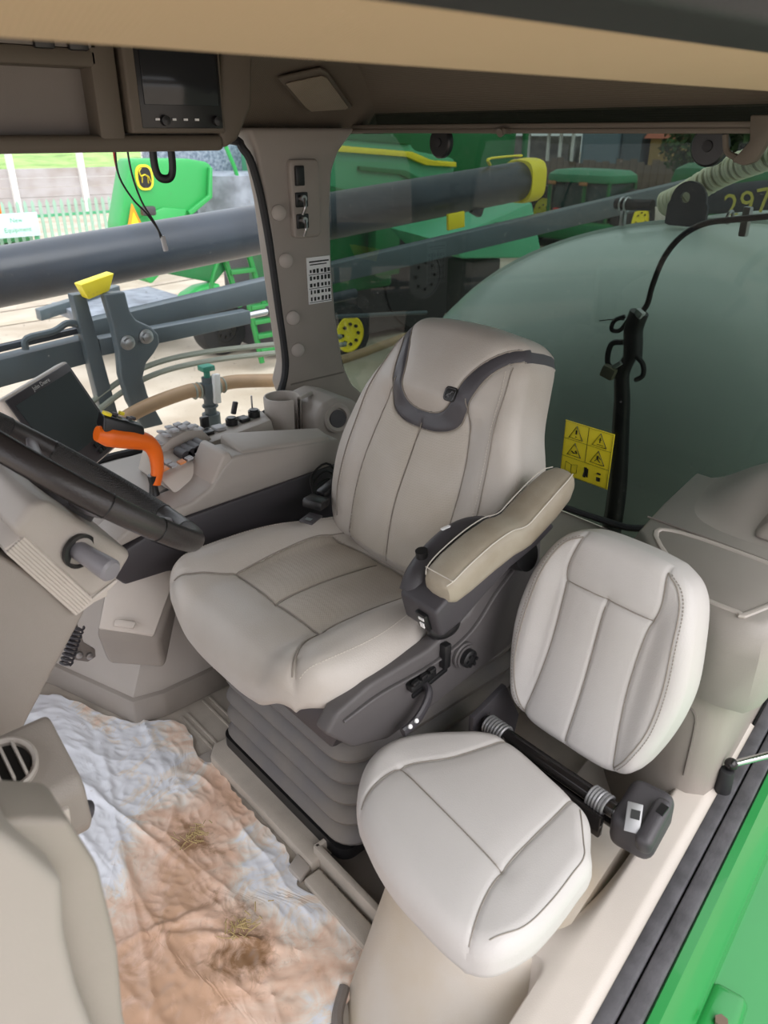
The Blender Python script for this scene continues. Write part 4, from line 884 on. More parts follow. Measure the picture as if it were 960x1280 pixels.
# base housing below the instructor seat
bb = thing('seat_base_box', 'cream moulded housing under the small grey seat, rust-stained at its floor edge', 'seat base', (.6, .55, 0))
M['base_pl'] = mat('base_plastic', (.53, .485, .43), .45, bump=.15, scale=500, var=.16, vscale=4, var_col=(.50, .40, .28))
q0 = [(1.0, .70), (.60, .70), (.50, .665), (.455, .60), (.44, .50), (.455, .38), (.52, .345), (.62, .338), (1.0, .40)]
q1 = [(1.0, .69), (.64, .69), (.600, .665), (.580, .61), (.585, .52), (.600, .44), (.640, .400), (.70, .395), (1.0, .44)]
def mixr(t, z, d=0): return [(a[0]+(b[0]-a[0])*t+(d if a[0] < .9 else 0), a[1]+(b[1]-a[1])*t, z) for a, b in zip(q0, q1)]
MB().loft([mixr(0, .0), mixr(.5, .11), mixr(.92, .205), mixr(1, .228, .004), mixr(1, .240, .012), mixr(1, .246, .025)]).build('housing', M['base_pl'], bb, sharp=50)
MB().tube([(.50, .672, .010), (.455, .635, .010), (.435, .58, .010), (.425, .50, .010), (.43, .42, .010)], .010, 8, smooth=5).build('base_seal', M['plastic_dk'], bb)
# door stay ball joint
dsy = thing('door_stay', 'black ball joint with short chrome rod standing on the door sill', 'gas strut', (1.16, .36, .27))
bz = .265
MB().cyl((1.165, ysl(1.165)-.004, .225), (1.165, ysl(1.165)-.004, .305), .016, .013, seg=18, bev=.002).build('socket', M['rubber'], dsy)
MB().ball((1.172, ysl(1.17)-.006, .315), .012, 16).build('ball', M['gloss_black'], dsy)
MB().cyl((1.178, ysl(1.17)-.010, .316), (1.245, .31, .345), .0065, seg=14).build('rod', M['chrome_rod'], dsy)
MB().cyl((1.238, .314, .342), (1.29, .285, .362), .012, seg=16, bev=.002).build('rod_end', M['gloss_black'], dsy)

# ================================================================== crumpled protective plastic sheet on the floor
def fbm(x, y, s, oc_=4, seed=0):
    from mathutils import noise
    return noise.fractal(Vector((x*s+seed, y*s-seed, seed*.37)), .9, 2.1, oc_)
fpoly = [(.40, 1.80), (.435, 1.74), (.505, 1.58), (.56, 1.525), (.60, 1.50), (.612, 1.42), (.585, 1.35), (.60, 1.27), (.588, 1.13), (.592, 1.0), (.575, .93), (.56, .88), (.60, .78), (.59, .70), (.55, .68), (.52, .66), (.44, .635), (.40, .56), (.36, .45), (-.1, .40), (-.35, .9), (-.3, 1.5), (.0, 1.85), (.25, 1.87)]
fin = [(p.x, p.y) for p in cr_smooth([(*q, 0) for q in fpoly], 8, True)]
def sheet():
    from mathutils import noise
    c = Vector((.25, 1.15)); na = 420; nr = 190; V = []; F = []
    o = np.array(fin); r = o-np.array(c); th = np.arctan2(r[:, 1], r[:, 0]); k = np.argsort(th); th = th[k]; R = np.hypot(*r.T)[k]
    creases = [((.30, 1.62), (.42, 1.05), .010), ((.45, 1.60), (.33, 1.2), .006), ((.36, 1.30), (.22, .80), .009), ((.44, .95), (.20, 1.02), .006), ((.52, 1.3), (.40, 1.15), .006), ((.50, .75), (.35, .95), .007), ((.25, 1.7), (.30, 1.1), .008), ((.35, .6), (.45, .9), .006), ((.28, 1.0), (.48, .80), .006), ((.32, 1.25), (.30, .9), .007)]
    def hz_(x, y):
        n1 = 1-abs(noise.noise(Vector((x*9, y*5, 1.3))))*2; n2 = 1-abs(noise.noise(Vector((x*22+3, y*14, 5.1))))*2; n3 = 1-abs(noise.noise(Vector((x*50, y*38+7, 9.1))))*2
        w = noise.noise(Vector((x*3, y*3, 2.2)))*.5+.5
        h = .006*max(0, n1)**3+.0045*max(0, n2)**2*w+.0026*n3*(.4+w)+.003*(noise.noise(Vector((x*5, y*5, 3)))+.5)
        for a, b, a_ in creases:
            A2 = Vector(a); B2_ = Vector(b); P2 = Vector((x, y)); ab_ = B2_-A2; t = max(0, min(1, (P2-A2).dot(ab_)/ab_.dot(ab_)))
            d = (P2-(A2+ab_*t)).length+.006*noise.noise(Vector((x*12, y*12, 7)))
            h += a_*math.exp(-(d/.009)**2)*(.25+.75*math.sin(pi*t))
        return h
    V.append((c.x, c.y, .006))
    for i in range(1, nr+1):
        s_ = i/nr
        for j in range(na):
            a = -pi+2*pi*j/na; rr_ = float(np.interp(a, th, R, period=2*pi))*s_*(1+.006*math.sin(a*37)*s_**8+.004*math.sin(a*83)*s_**8)
            x = c.x+cos(a)*rr_; y_ = c.y+sin(a)*rr_; V.append((x, y_, .004+hz_(x, y_)))
    for j in range(na): F.append((0, 1+j, 1+(j+1) % na))
    for i in range(nr-1):
        for j in range(na):
            a = 1+i*na+j; b = 1+i*na+(j+1) % na; F.append((a, a+na, b+na, b))
    return MB().add(V, F)
m = mat('dirty_plastic_sheet', (.6, .62, .66), .32, bump=.9, scale=75); n = m.node_tree; b = n.nodes['Principled BSDF']
t = n.nodes.new('ShaderNodeTexCoord'); sxy = n.nodes.new('ShaderNodeSeparateXYZ'); n.links.new(t.outputs['Object'], sxy.inputs[0])
def node(k, **kw):
    q = n.nodes.new(k)
    for a, v in kw.items(): setattr(q, a, v)
    return q
def noise_(scale, det=6, dist=0, rough=.55):
    q = node('ShaderNodeTexNoise'); q.inputs['Scale'].default_value = scale; q.inputs['Detail'].default_value = det; q.inputs['Distortion'].default_value = dist; q.inputs['Roughness'].default_value = rough
    n.links.new(t.outputs['Object'], q.inputs['Vector']); return q
def math_(op, a, b_):
    q = node('ShaderNodeMath', operation=op)
    for i, v in enumerate((a, b_)):
        if hasattr(v, 'links') or hasattr(v, 'is_output'): n.links.new(v, q.inputs[i])
        else: q.inputs[i].default_value = v
    return q.outputs[0]
def ramp(src, stops):
    q = node('ShaderNodeValToRGB'); el = q.color_ramp.elements
    while len(el) < len(stops): el.new(.5)
    for e, (p, c) in zip(el, stops): e.position = p; e.color = (*c, 1) if len(c) == 3 else c
    n.links.new(src, q.inputs[0]); return q.outputs[0]
def spot(x0, y0, rx, ry, amp=1.0):
    """stain with its own outline on the sheet"""
    dx = math_('DIVIDE', math_('SUBTRACT', sxy.outputs['X'], x0), rx); dy = math_('DIVIDE', math_('SUBTRACT', sxy.outputs['Y'], y0), ry)
    d2 = math_('ADD', math_('MULTIPLY', dx, dx), math_('MULTIPLY', dy, dy)); return math_('MULTIPLY', math_('POWER', 2.718, math_('MULTIPLY', d2, -1.0)), amp)
mask = noise_(9, 10, 1.6, .66).outputs[0]
for q in ((.44, 1.12, .12, .17, .42), (.25, .80, .17, .17, .42), (.33, 1.02, .08, .10, .28), (.50, .70, .08, .16, .30), (.58, 1.48, .05, .12, .2), (.45, 1.62, .03, .2, .18), (.10, .9, .2, .2, .35), (.43, .90, .07, .08, .15), (.58, 1.20, .03, .12, .35)): mask = math_('ADD', mask, spot(*q))
for q in ((.33, 1.50, .12, .20, -.30), (.50, .92, .05, .10, -.16), (.45, .66, .05, .06, -.18), (.30, 1.20, .05, .12, -.12)): mask = math_('ADD', mask, spot(*q))
colr = ramp(mask, [(.52, (.82, .84, .90)), (.60, (.84, .77, .70)), (.70, (.84, .65, .53)), (.86, (.79, .54, .41)), (1.05, (.64, .41, .28))])
dk = noise_(16, 8, 1.2, .7).outputs[0]
for q in ((.46, 1.13, .04, .05, .30), (.40, .84, .06, .05, .30), (.44, .93, .05, .05, .2)): dk = math_('ADD', dk, spot(*q))
dkm = ramp(dk, [(.60, (0, 0, 0)), (.82, (1, 1, 1))])
mix = node('ShaderNodeMixRGB'); n.links.new(dkm, mix.inputs[0]); n.links.new(colr, mix.inputs[1]); mix.inputs[2].default_value = (.30, .17, .09, 1)
n.links.new(mix.outputs[0], b.inputs['Base Color'])
rg_ = node('ShaderNodeTexNoise'); rg_.noise_type = 'RIDGED_MULTIFRACTAL'; rg_.inputs['Scale'].default_value = 9; rg_.inputs['Detail'].default_value = 9; rg_.inputs['Distortion'].default_value = 1.0; rg_.inputs['Roughness'].default_value = .62
n.links.new(t.outputs['Object'], rg_.inputs['Vector']); bp2 = node('ShaderNodeBump'); bp2.inputs['Strength'].default_value = .9; bp2.inputs['Distance'].default_value = .006
n.links.new(rg_.outputs[0], bp2.inputs['Height']); n.links.new(bp2.outputs[0], b.inputs['Normal'])
sh_ = tag(sheet().build('floor_cover', m), 'crumpled translucent white plastic sheet smeared with brown mud, lying on the cab floor', 'plastic sheet')

M['straw'] = mat('dry_straw', (.50, .38, .18), .8)
for cx_, cy_, lb in ((.462, 1.13, 'scatter of dry straw and mud on the plastic sheet, nearer the driver seat bellows'), (.425, .885, 'scatter of dry straw and mud on the plastic sheet, beside the cream seat base')):
    rnd = random.Random(int(cx_*1000)); sd = MB()
    for k in range(46):
        a = rnd.uniform(0, pi); r_ = rnd.gauss(0, .018); b_ = rnd.uniform(0, 2*pi); L_ = rnd.uniform(.003, .014); x = cx_+r_*cos(b_)*1.6; y_ = cy_+r_*sin(b_); z = .018+rnd.uniform(0, .004)
        sd.tube([(x-L_*cos(a), y_-L_*sin(a), z), (x+L_*cos(a), y_+L_*sin(a), z+rnd.uniform(-.002, .003))], rnd.uniform(.0006, .0014), 4)
    o = tag(sd.build('straw_debris', M['straw'], None, (cx_, cy_, .018)), lb, 'debris'); o['kind'] = 'stuff'
# ================================================================== yard ground
G = -1.75
M['ground'] = mat('sandy_yard', (.50, .43, .35), .95, bump=.6, scale=8, var=.22, vscale=.9, var_col=(.38, .31, .235))
g_ = MB().grid(lambda u, v: (-60+180*u, -40+150*v, G), 4, 4).build('ground', M['ground']); struct(g_, 'sandy concrete yard with tyre tracks')
random.seed(11)
for i in range(9):
    y0 = 14+1.25*i+random.uniform(-.3, .3)
    MB().grid(lambda u, v: (-2+16*u, y0+2.2*u+.15*sin(u*9+i)+.28*v, G+.012), 40, 1).build('tyre_track', mat('track_%d' % i, (.50-.02*(i % 3), .42-.02*(i % 3), .32), .95, var=.2, vscale=3), g_)

# ================================================================== sprayer body outside the cab
fb = thing('sprayer_bodywork', 'glossy green body panels with a bolted recess and slotted step, outside the door sill', 'body panel', (.9, .15, .1))
def E_(x, d, z): return (x, ysl(x)-d, z)
MB().loft([[E_(x, .050, .12), E_(x, .052, .235), E_(x, .058, .243), E_(x, .072, .240), E_(x, .100, .205), E_(x, .108, .190), E_(x, .112, .10)] for x in (.2, .6, 1.0, 1.4, 1.8)], closed=False, cap=False).build('sill_flange', M['green'], fb)
lowp = MB().grid(lambda u, v: (.2+1.6*u, ysl(.2+1.6*u)-.108-.085*v, .165-.03*v), 60, 12).build('lower_flange', M['green'], fb)
MB().hexa([(.76, .215, .10), (.90, .235, .10), (.93, .165, .10), (.79, .135, .10), (.775, .205, .178), (.875, .220, .178), (.895, .175, .165), (.80, .155, .165)], .012, 3).build('mounting_boss', M['green'], fb)
MB().cyl((.822, .182, .168), (.822, .182, .180), .010, seg=6).build('bolt', mat('rusty_bolt', (.16, .11, .08), .7), fb)
M['green_pale'] = mat('step_green', (.12, .50, .20), .35, var=.15, vscale=10)
st_ = MB().hexa([(.2, -.45, -.02), (1.8, -.30, -.02), (1.8, .20, -.02), (.2, -.02, -.02)]+[(.2, -.45, .075), (1.8, -.30, .075), (1.8, .235, .085), (.2, .022, .085)], .012).build('step_panel', M['green_pale'], fb)
for x, y_ in ((.90, .10), (.955, .125), (1.01, .13), (.92, .06), (1.06, .10)):
    MB().box((x, y_, .081), (.024, .010, .006), (0, 0, .6), .002).build('drain_slot', M['black'], st_)
fd = MB().loft([[(x, 2.02, .05), (x, 2.02, .40+dz), (x, 2.05, .46+dz), (x, 2.15, .49+dz), (x, 2.5, .45+dz), (x, 2.55, .05)] for x, dz in ((-2.0, -.2), (-.6, 0), (.40, .02), (.50, -.05), (.55, -.3))])
tag(fd.build('side_fender', M['boom_lt'], None, (0, 2.2, .05)), 'blue-grey body cover outside the lower side window, behind the steering wheel', 'fender')

# main boom tube
bt = thing('boom_tube', 'long thick blue-black boom tube with yellow end collar, crossing both windows', 'sprayer boom', (0, 3.3, .77))
def bc_(x): return Vector((x, 3.3, .775+.0755*x))
MB().cyl(bc_(-3), bc_(4.02), .112, seg=48, bev=.004).build('tube', M['boom'], bt)
ye = MB().loft([[bc_(4.00+dx)+Vector((0, .125*math.copysign(abs(cos(a))**.6, cos(a))*s_, .128*math.copysign(abs(sin(a))**.6, sin(a))*s_)) for a in [2*pi*k/32 for k in range(32)]] for dx, s_ in ((0, .94), (.015, .97), (.11, .97), (.135, .92), (.14, .5))])
plab(ye.build('end_collar', M['yellow'], bt), 'yellow end collar')
MB().tube([(3.74, 3.30, 1.175), (3.72, 3.30, 1.205), (3.80, 3.30, 1.215), (4.02, 3.30, 1.222)], .012, 8, smooth=4, flat=.6).build('collar_loop', M['yellow'], bt)
MB().box((3.33, 3.17, .905), (.13, .02, .085), (0, -.08, 0), .004).build('reflector_tag', M['yellow'], bt)
MB().box((3.62, 3.28, .95), (.10, .05, .09), (0, .4, 0), .02).build('tube_clamp', M['boom'], bt)
# lower boom linkage
def bar(y0, x0, z0, x1, z1, h0, h1, w, m_, nm, par, b=.004):
    return MB().hexa([(x0, y0, z0-h0/2), (x1, y0, z1-h1/2), (x1, y0+w, z1-h1/2), (x0, y0+w, z0-h0/2), (x0, y0, z0+h0/2), (x1, y0, z1+h1/2), (x1, y0+w, z1+h1/2), (x0, y0+w, z0+h0/2)], b).build(nm, m_, par)
lk = thing('boom_linkage', 'slate grey boom linkage with a bolted upright bracket and beams, outside the side window', 'boom linkage', (1.1, 2.7, .5))
bar(2.70, -1.2, .475, 1.02, .66, .115, .085, .08, M['boom_lt'], 'lower_beam', lk)
bar(2.70, -1.2, .575, 1.02, .735, .03, .02, .03, M['boom'], 'rail', lk)
MB().tube([(.78, 2.69, .70), (.79, 2.69, .735), (.88, 2.69, .745), (.93, 2.69, .765), (.97, 2.69, .755)], .012, 8, smooth=4).build('rail_bracket', M['boom_lt'], lk)
bar(2.78, 1.00, .70, 5.3, 1.02, .075, .115, .07, M['boom_lt'], 'upper_beam', lk)
bar(2.66, 1.02, .672, 1.64, .690, .06, .052, .06, M['boom_lt'], 'short_arm', lk)
MB().cyl((1.64, 2.69, .69), (1.90, 2.69, .70), .013, seg=14).build('ram_rod', M['chrome_rod'], lk)
MB().cyl((1.74, 2.69, .694), (2.2, 2.69, .71), .022, seg=14).build('ram_barrel', M['boom'], lk)
bpl = [(1.030, .865), (1.105, .865), (1.112, .80), (1.13, .765), (1.18, .735), (1.205, .705), (1.205, .67), (1.18, .64), (1.145, .61), (1.125, .56), (1.135, .49), (1.18, .37), (1.10, .37), (1.06, .48), (1.045, .58), (1.05, .66), (1.045, .76)]
pb = MB().prism([(x, 2.58, z) for x, z in bpl], (0, .045, 0), .008, 3).build('upright_bracket', M['boom_lt'], lk)
for x, z in ((1.085, .695), (1.155, .705)):
    MB().lathe((x, 2.585, z), (0, -1, 0), [(0, .026), (.012, .026), (.014, .018), (.03, .018), (.032, .012), (.033, .001)], 6 if 0 else 18).build('pivot_bolt', M['steel'], pb)
MB().prism([(.955, 2.66, .86), (1.0, 2.66, .86), (1.05, 2.66, .37), (.99, 2.66, .37)], (0, .05, 0), .004).build('rear_post', M['boom_lt'], lk)
plab(MB().hexa([(.985, 2.60, .850), (1.06, 2.60, .870), (1.06, 2.66, .870), (.985, 2.66, .850), (.965, 2.60, .900), (1.085, 2.60, .925), (1.085, 2.66, .925), (.965, 2.66, .900)], .004).build('bump_stop', M['yellow'], lk), 'yellow bump stop')
# liquid hoses with valve
hv = thing('hose_line', 'tan liquid hose run with upright shut-off valve, low outside the side window', 'hose', (1.34, 2.5, .45))
M['hose'] = mat('tan_hose', (.42, .27, .15), .5, var=.15, vscale=9); M['hose_grey'] = mat('grey_hose', (.28, .30, .25), .55)
MB().tube([(.85, 2.5, .40), (1.06, 2.5, .475), (1.24, 2.5, .502), (1.30, 2.5, .497)], .026, 14, smooth=5).build('tan_hose', M['hose'], hv)
MB().tube([(1.36, 2.5, .497), (1.45, 2.5, .500), (1.68, 2.5, .462), (1.95, 2.5, .43)], .026, 14, smooth=5).build('tan_hose', M['hose'], hv)
for x in (1.275, 1.295, 1.375, 1.395): MB().torus((x, 2.5, .498), (1, 0, 0), .027, .004, 20, 6).build('hose_clip', M['hose_grey'], hv)
vv = MB().box((1.335, 2.5, .49), (.055, .05, .06), bev=.006).cyl((1.335, 2.5, .54), (1.335, 2.5, .40), .022, seg=16).build('valve_body', M['boom_lt'], hv)
MB().box((1.352, 2.47, .50), (.026, .02, .11), (0, .05, 0), .003).build('valve_handle', M['white'], vv)
MB().box((1.335, 2.5, .575), (.05, .045, .02), bev=.004).cyl((1.335, 2.5, .54), (1.335, 2.5, .57), .012, seg=10).build('valve_cap', mat('teal_cap', (.03, .25, .17), .5), vv)
MB().cyl((1.335, 2.5, .40), (1.335, 2.5, .34), .034, seg=18).torus((1.335, 2.5, .43), (0, 0, 1), .026, .005, 18, 6).build('valve_base', M['boom_lt'], vv)
gh = thing('grey_hoses', 'pair of thin grey-green hoses arching behind the tan hose', 'hose', (1.3, 2.6, .5))
for dz, dy in ((0, 0), (.028, .03)): MB().tube([(.80, 2.64+dy, .37+dz), (1.05, 2.64+dy, .50+dz), (1.22, 2.64+dy, .550+dz), (1.45, 2.64+dy, .555+dz), (1.8, 2.64+dy, .53+dz), (2.1, 2.64+dy, .51+dz)], .011, 8, smooth=6).build('thin_hose', M['hose_grey'], gh)
hp = thing('lower_pipes', 'dark pipes low behind the corner pillar, seen through the tinted glass', 'pipe', (2.4, 2.9, .4))
MB().tube([(2.0, 2.95, .55), (2.3, 2.95, .553), (2.9, 2.95, .49)], .010, 8).build('thin_pipe', M['boom_lt'], hp)
MB().tube([(2.0, 2.9, .34), (2.35, 2.9, .36), (2.72, 2.9, .40), (3.3, 2.9, .43)], .022, 10, smooth=4).build('thick_pipe', M['hose'], hp)

# ================================================================== solution tank behind the rear window
tk = thing('solution_tank', 'huge domed pale green solution tank filling the rear window', 'tank', (3.1, 1.2, -1.0))
def sell(th, ph, c, r, e1=.85, e2=.8):
    f = lambda v, e: math.copysign(abs(v)**e, v)
    return (c[0]+r[0]*f(cos(th), e1)*f(cos(ph), e2), c[1]+r[1]*f(cos(th), e1)*f(sin(ph), e2), c[2]+r[2]*f(sin(th), e1))
def trg(x, k, z0=0.0): return [(x, 1.15+1.40*k*cos(t), z0+1.12*(1-(1-k)*.55)*sin(t)*(k if sin(t) < 0 else k)) for t in [2*pi*j/96 for j in range(96)]]
def trs(x, k): return [(x, 1.15+1.60*k*cos(t), 1.095*k*sin(t) if sin(t) > 0 else .95*k*sin(t)) for t in [2*pi*j/96 for j in range(96)]]
MB().loft([trs(x, k) for x, k in ((1.98, .02), (1.985, .22), (2.0, .38), (2.04, .54), (2.10, .67), (2.18, .78), (2.28, .87), (2.38, .93), (2.50, .975), (2.62, 1.0), (3.6, 1.0), (3.8, .96), (3.95, .85), (4.0, .6), (4.0, .05))]).build('shell', M['tank'], tk, sharp=60)
MB().loft([trs(x, k) for x, k in ((2.60, .99), (2.60, 1.006), (2.66, 1.006), (2.66, .99))], cap=False, loop=True).build('moulded_band', M['tank'], tk)
MB().box((3.0, 1.15, -1.35), (1.6, 1.6, .8), bev=.05).build('cradle', M['charcoal'], tk)
lug = thing('lifting_lug', 'dark steel lifting lug with a round hole, standing on top of the pale tank', 'bracket', (2.55, 1.36, 1.05))
bm = bmesh.new()
cx, cz, Rr_, rr_ = 1.352, 1.148, .062, .017
N_ = 40; outer = []; inner = []
for k in range(N_):
    a = 2*pi*k/N_; ca, sa = cos(a), sin(a)
    if sa >= 0: o = (cx+Rr_*ca, cz+Rr_*sa)
    else:
        t = min(.075/abs(sa), (Rr_+.008)/max(abs(ca), 1e-6)); o = (cx+ca*t, cz+sa*t)
    outer.append(o); inner.append((cx+.012+rr_*ca, cz+.012+rr_*sa))
V = [(2.50, y, z) for y, z in outer]+[(2.50, y, z) for y, z in inner]+[(2.512, y, z) for y, z in outer]+[(2.512, y, z) for y, z in inner]
F = []
for k in range(N_):
    j = (k+1) % N_
    F += [(k, j, N_+j, N_+k), (2*N_+k, 3*N_+k, 3*N_+j, 2*N_+j), (k, 2*N_+k, 2*N_+j, j), (N_+k, N_+j, 3*N_+j, 3*N_+k)]
bm.free(); MB().add(V, F).build('plate', M['boom'], lug)
rh = thing('ribbed_hose', 'cream ribbed suction hose rising to the right above the tank', 'hose', (2.6, 1.2, 1.2))
M['rib_hose'] = mat('ribbed_hose_cream', (.80, .76, .55), .5); M['hose_rib_dk'] = mat('hose_groove', (.35, .33, .2), .6)
hp_ = cr_smooth([(2.62, 1.50, 1.125), (2.60, 1.42, 1.160), (2.56, 1.28, 1.235), (2.50, 1.13, 1.285), (2.42, .95, 1.34), (2.3, .72, 1.42)], 14)
rhs = MB().tube(hp_, .036, 20).build('hose', M['hose_rib_dk'], rh)
for k in range(1, 44):
    q = hp_[int(k*(len(hp_)-2)/44)]; q2 = hp_[int(k*(len(hp_)-2)/44)+1]; MB().torus(q, q2-q, .037, .0062, 24, 6).build('hose_rib', M['rib_hose'], rhs)
bh = thing('black_breather_hose', 'short black hose with bright clip on the tank, left of the lug', 'hose', (2.6, 1.6, 1.1))
MB().tube([(2.6, 1.68, 1.118), (2.6, 1.62, 1.118), (2.6, 1.57, 1.12), (2.6, 1.535, 1.122)], .019, 12, smooth=4).build('hose', M['rubber'], bh)
for y_ in (1.655, 1.635): MB().torus((2.6, y_, 1.118), (0, 1, 0), .023, .004, 16, 6).build('hose_clip', M['steel'], bh)
MB().box((2.6, 1.645, 1.075), (.02, .02, .06), bev=.004).build('clip_foot', M['steel'], bh)
bl = thing('boom_label_rail', 'dark rail with yellow model digits, behind the ribbed hose at right', 'sprayer boom', (2.9, 1.3, 1.1))
MB().tube([(2.95, 1.62, 1.115), (2.95, 1.45, 1.13), (2.95, 1.25, 1.155), (2.95, .9, 1.17)], .05, 10, smooth=5, flat=.45, up=(1, 0, 0)).build('rail', M['boom'], bl)
M['dull_yellow'] = mat('digit_yellow', (.62, .52, .10), .5)
plab(text_mb('297', .115, (2.885, 1.335, 1.122), (0, -1, .22), (0, .22, 1)).build('digits', M['dull_yellow'], bl), 'yellow digits on the rail')
# cable and harness hanging in front of the tank
hn = thing('cable_harness', 'black cable and taped wiring harness hanging in front of the tank', 'cable', (1.9, 1.1, .9))
MB().tube([(1.98, .55, 1.20), (1.95, .75, 1.185), (1.90, .90, 1.165), (1.90, .974, 1.150), (1.90, 1.03, 1.115), (1.90, 1.068, 1.06), (1.90, 1.088, .99), (1.90, 1.095, .94), (1.90, 1.115, .905)], .0075, 10, smooth=6).build('cable', M['black'], hn)
MB().tube([(1.90, 1.115, .915), (1.90, 1.125, .87), (1.90, 1.12, .83), (1.90, 1.115, .79)], .026, 12, smooth=5).build('taped_bundle', M['black'], hn)
MB().tube([(1.90, 1.12, .80), (1.90, 1.14, .74), (1.91, 1.135, .66), (1.92, 1.13, .55), (1.93, 1.12, .38), (1.93, 1.12, .2)], lambda t: .018+.012*t, 12, smooth=5).build('loom', M['black'], hn)
MB().tube([(1.89, 1.15, .90), (1.88, 1.175, .885), (1.88, 1.18, .86), (1.89, 1.16, .86), (1.89, 1.14, .89)], .006, 8, smooth=5).build('cable_loop', M['black'], hn)
MB().tube([(1.89, 1.145, .83), (1.88, 1.175, .82), (1.88, 1.18, .77), (1.89, 1.16, .745)], .008, 8, smooth=5).build('cable_loop', M['black'], hn)
MB().tube([(1.89, 1.10, .80), (1.88, 1.07, .785), (1.88, 1.065, .755), (1.89, 1.09, .735)], .007, 8, smooth=5).build('cable_loop', M['black'], hn)
MB().tube([(1.89, 1.15, .89), (1.87, 1.185, .888), (1.86, 1.21, .882)], .0015, 5).build('cable_tie', M['black'], hn)
MB().box((1.885, 1.105, .915), (.02, .025, .02), (.5, 0, 0), .004).build('white_connector', M['white'], hn)
MB().box((1.875, 1.145, .768), (.012, .03, .012), (-.7, 0, 0), .002).build('white_connector', M['white'], hn)
MB().box((1.87, 1.165, .745), (.03, .04, .035), (.3, 0, .2), .006).build('bare_wire_knot', mat('copper_knot', (.28, .25, .17), .6, bump=.8, scale=120), hn)
MB().box((2.02, .93, 1.15), (.02, .02, .07), bev=.004).torus((1.94, .935, 1.165), (0, 1, .2), .014, .004, 16, 6).build('cable_clamp', M['steel'], hn)

# ================================================================== green combine harvester beside the sprayer
cb = thing('combine_harvester', 'large green combine harvester with yellow stripe and side ladder, beyond the boom', 'harvester', (7, 10, G))
def pY(L, y0, d, b=.02, nm='panel', m_=None, par=cb, lab=None):
    o = MB().prism([(x, y0, z) for x, z in L], (0, d, 0), b).build(nm, m_ or M['green_far'], par)
    if lab: plab(o, lab)
    return o
hd_ = pY([(3.86, .0), (3.90, .40), (4.12, 1.03), (4.15, 1.08), (4.85, 1.07), (5.10, 1.03), (5.17, .98), (5.12, .62), (4.80, .42), (4.6, .0), (4.2, -.3)], 9.0, .35, .05, 'rear_hood')
pY([(4.78, .44), (5.10, .63), (5.14, .97), (5.10, .97), (5.05, .66), (4.76, .50)], 8.94, .06, .01, 'hood_edge', M['green_far'], hd_)
pY([(3.92, .38), (4.45, .56), (4.75, .52), (4.55, .05), (3.90, .05)], 8.96, .04, .02, 'hood_lower_panel', M['green_far'], hd_)
# shield emblem: yellow rim, black field, leaping deer
def disc(c, rx, rz, y0, nm, m_, par, d=.02): return MB().prism([(c[0]+rx*math.copysign(abs(cos(a))**.7, cos(a)), y0, c[1]+rz*math.copysign(abs(sin(a))**.8, sin(a))) for a in [2*pi*k/28 for k in range(28)]], (0, d, 0)).build(nm, m_, par)
em1 = disc((4.27, .885), .105, .135, 8.975, 'emblem', M['yellow'], hd_); disc((4.27, .885), .080, .110, 8.968, 'emblem_field', M['black'], hd_)
de = MB()
for pts, r in ((((4.22, .90), (4.27, .915), (4.315, .885)), .018), (((4.22, .90), (4.205, .95), (4.22, .97)), .010), (((4.315, .885), (4.335, .83)), .009), (((4.30, .885), (4.30, .82)), .008), (((4.235, .895), (4.225, .83)), .008), (((4.215, .97), (4.24, .985)), .005)):
    de.tube([(a, 8.962, b) for a, b in pts], r, 6, flat=.4)
de.build('emblem_deer', M['yellow'], hd_)
pY([(3.97, .36), (4.16, .36), (4.06, .62)], 8.94, .02, .0, 'slow_vehicle_triangle', mat('orange_sign', (.9, .35, .02), .5), cb, 'orange and yellow slow vehicle triangle')
pY([(4.01, .38), (4.12, .38), (4.06, .53)], 8.93, .01, .0, 'triangle_centre', M['yellow'], cb)
MB().box((4.20, 8.85, .54), (.16, .1, .10), bev=.02).build('tail_lamp', M['charcoal'], cb)
M['dust'] = mat('dusty_steel', (.26, .29, .34), .6, var=.4, vscale=5)
MB().lathe((5.75, 9.6, .3), (0, 0, 1), [(0, .45), (.55, .45), (.58, .40)], 32).build('fuel_tank', M['dust'], cb)
MB().box((5.7, 10.4, 1.1), (1.3, .5, 1.6), bev=.05).build('engine_screen', mat('engine_screen', (.10, .13, .18), .6, var=.9, vscale=25, var_col=(.35, .4, .48)), cb)
MB().tube([(5.45, 9.2, 1.3), (5.60, 9.2, .95), (5.75, 9.2, .40)], .025, 6).build('stay_rod', M['green_far'], cb)
MB().tube([(6.15, 9.2, 1.3), (6.2, 9.2, .75), (6.15, 9.2, .2)], .05, 6).build('frame_post', M['green_far'], cb)
pY([(4.55, -.25), (4.8, -.1), (5.6, -.05), (5.5, -.28), (5.28, -.46)], 9.4, .1, .02, 'skirt_panel', M['green_dk'])
pY([(4.70, -.70), (4.80, -.54), (5.0, -.46), (5.28, -.44), (5.30, -.80), (4.75, -.85)], 9.25, .3, .04, 'tool_box')
pY([(6.2, .3), (8.6, .3), (8.6, -.9), (6.6, -.9), (6.2, -.9)], 9.55, .5, .05, 'side_panel', M['green_dk'])
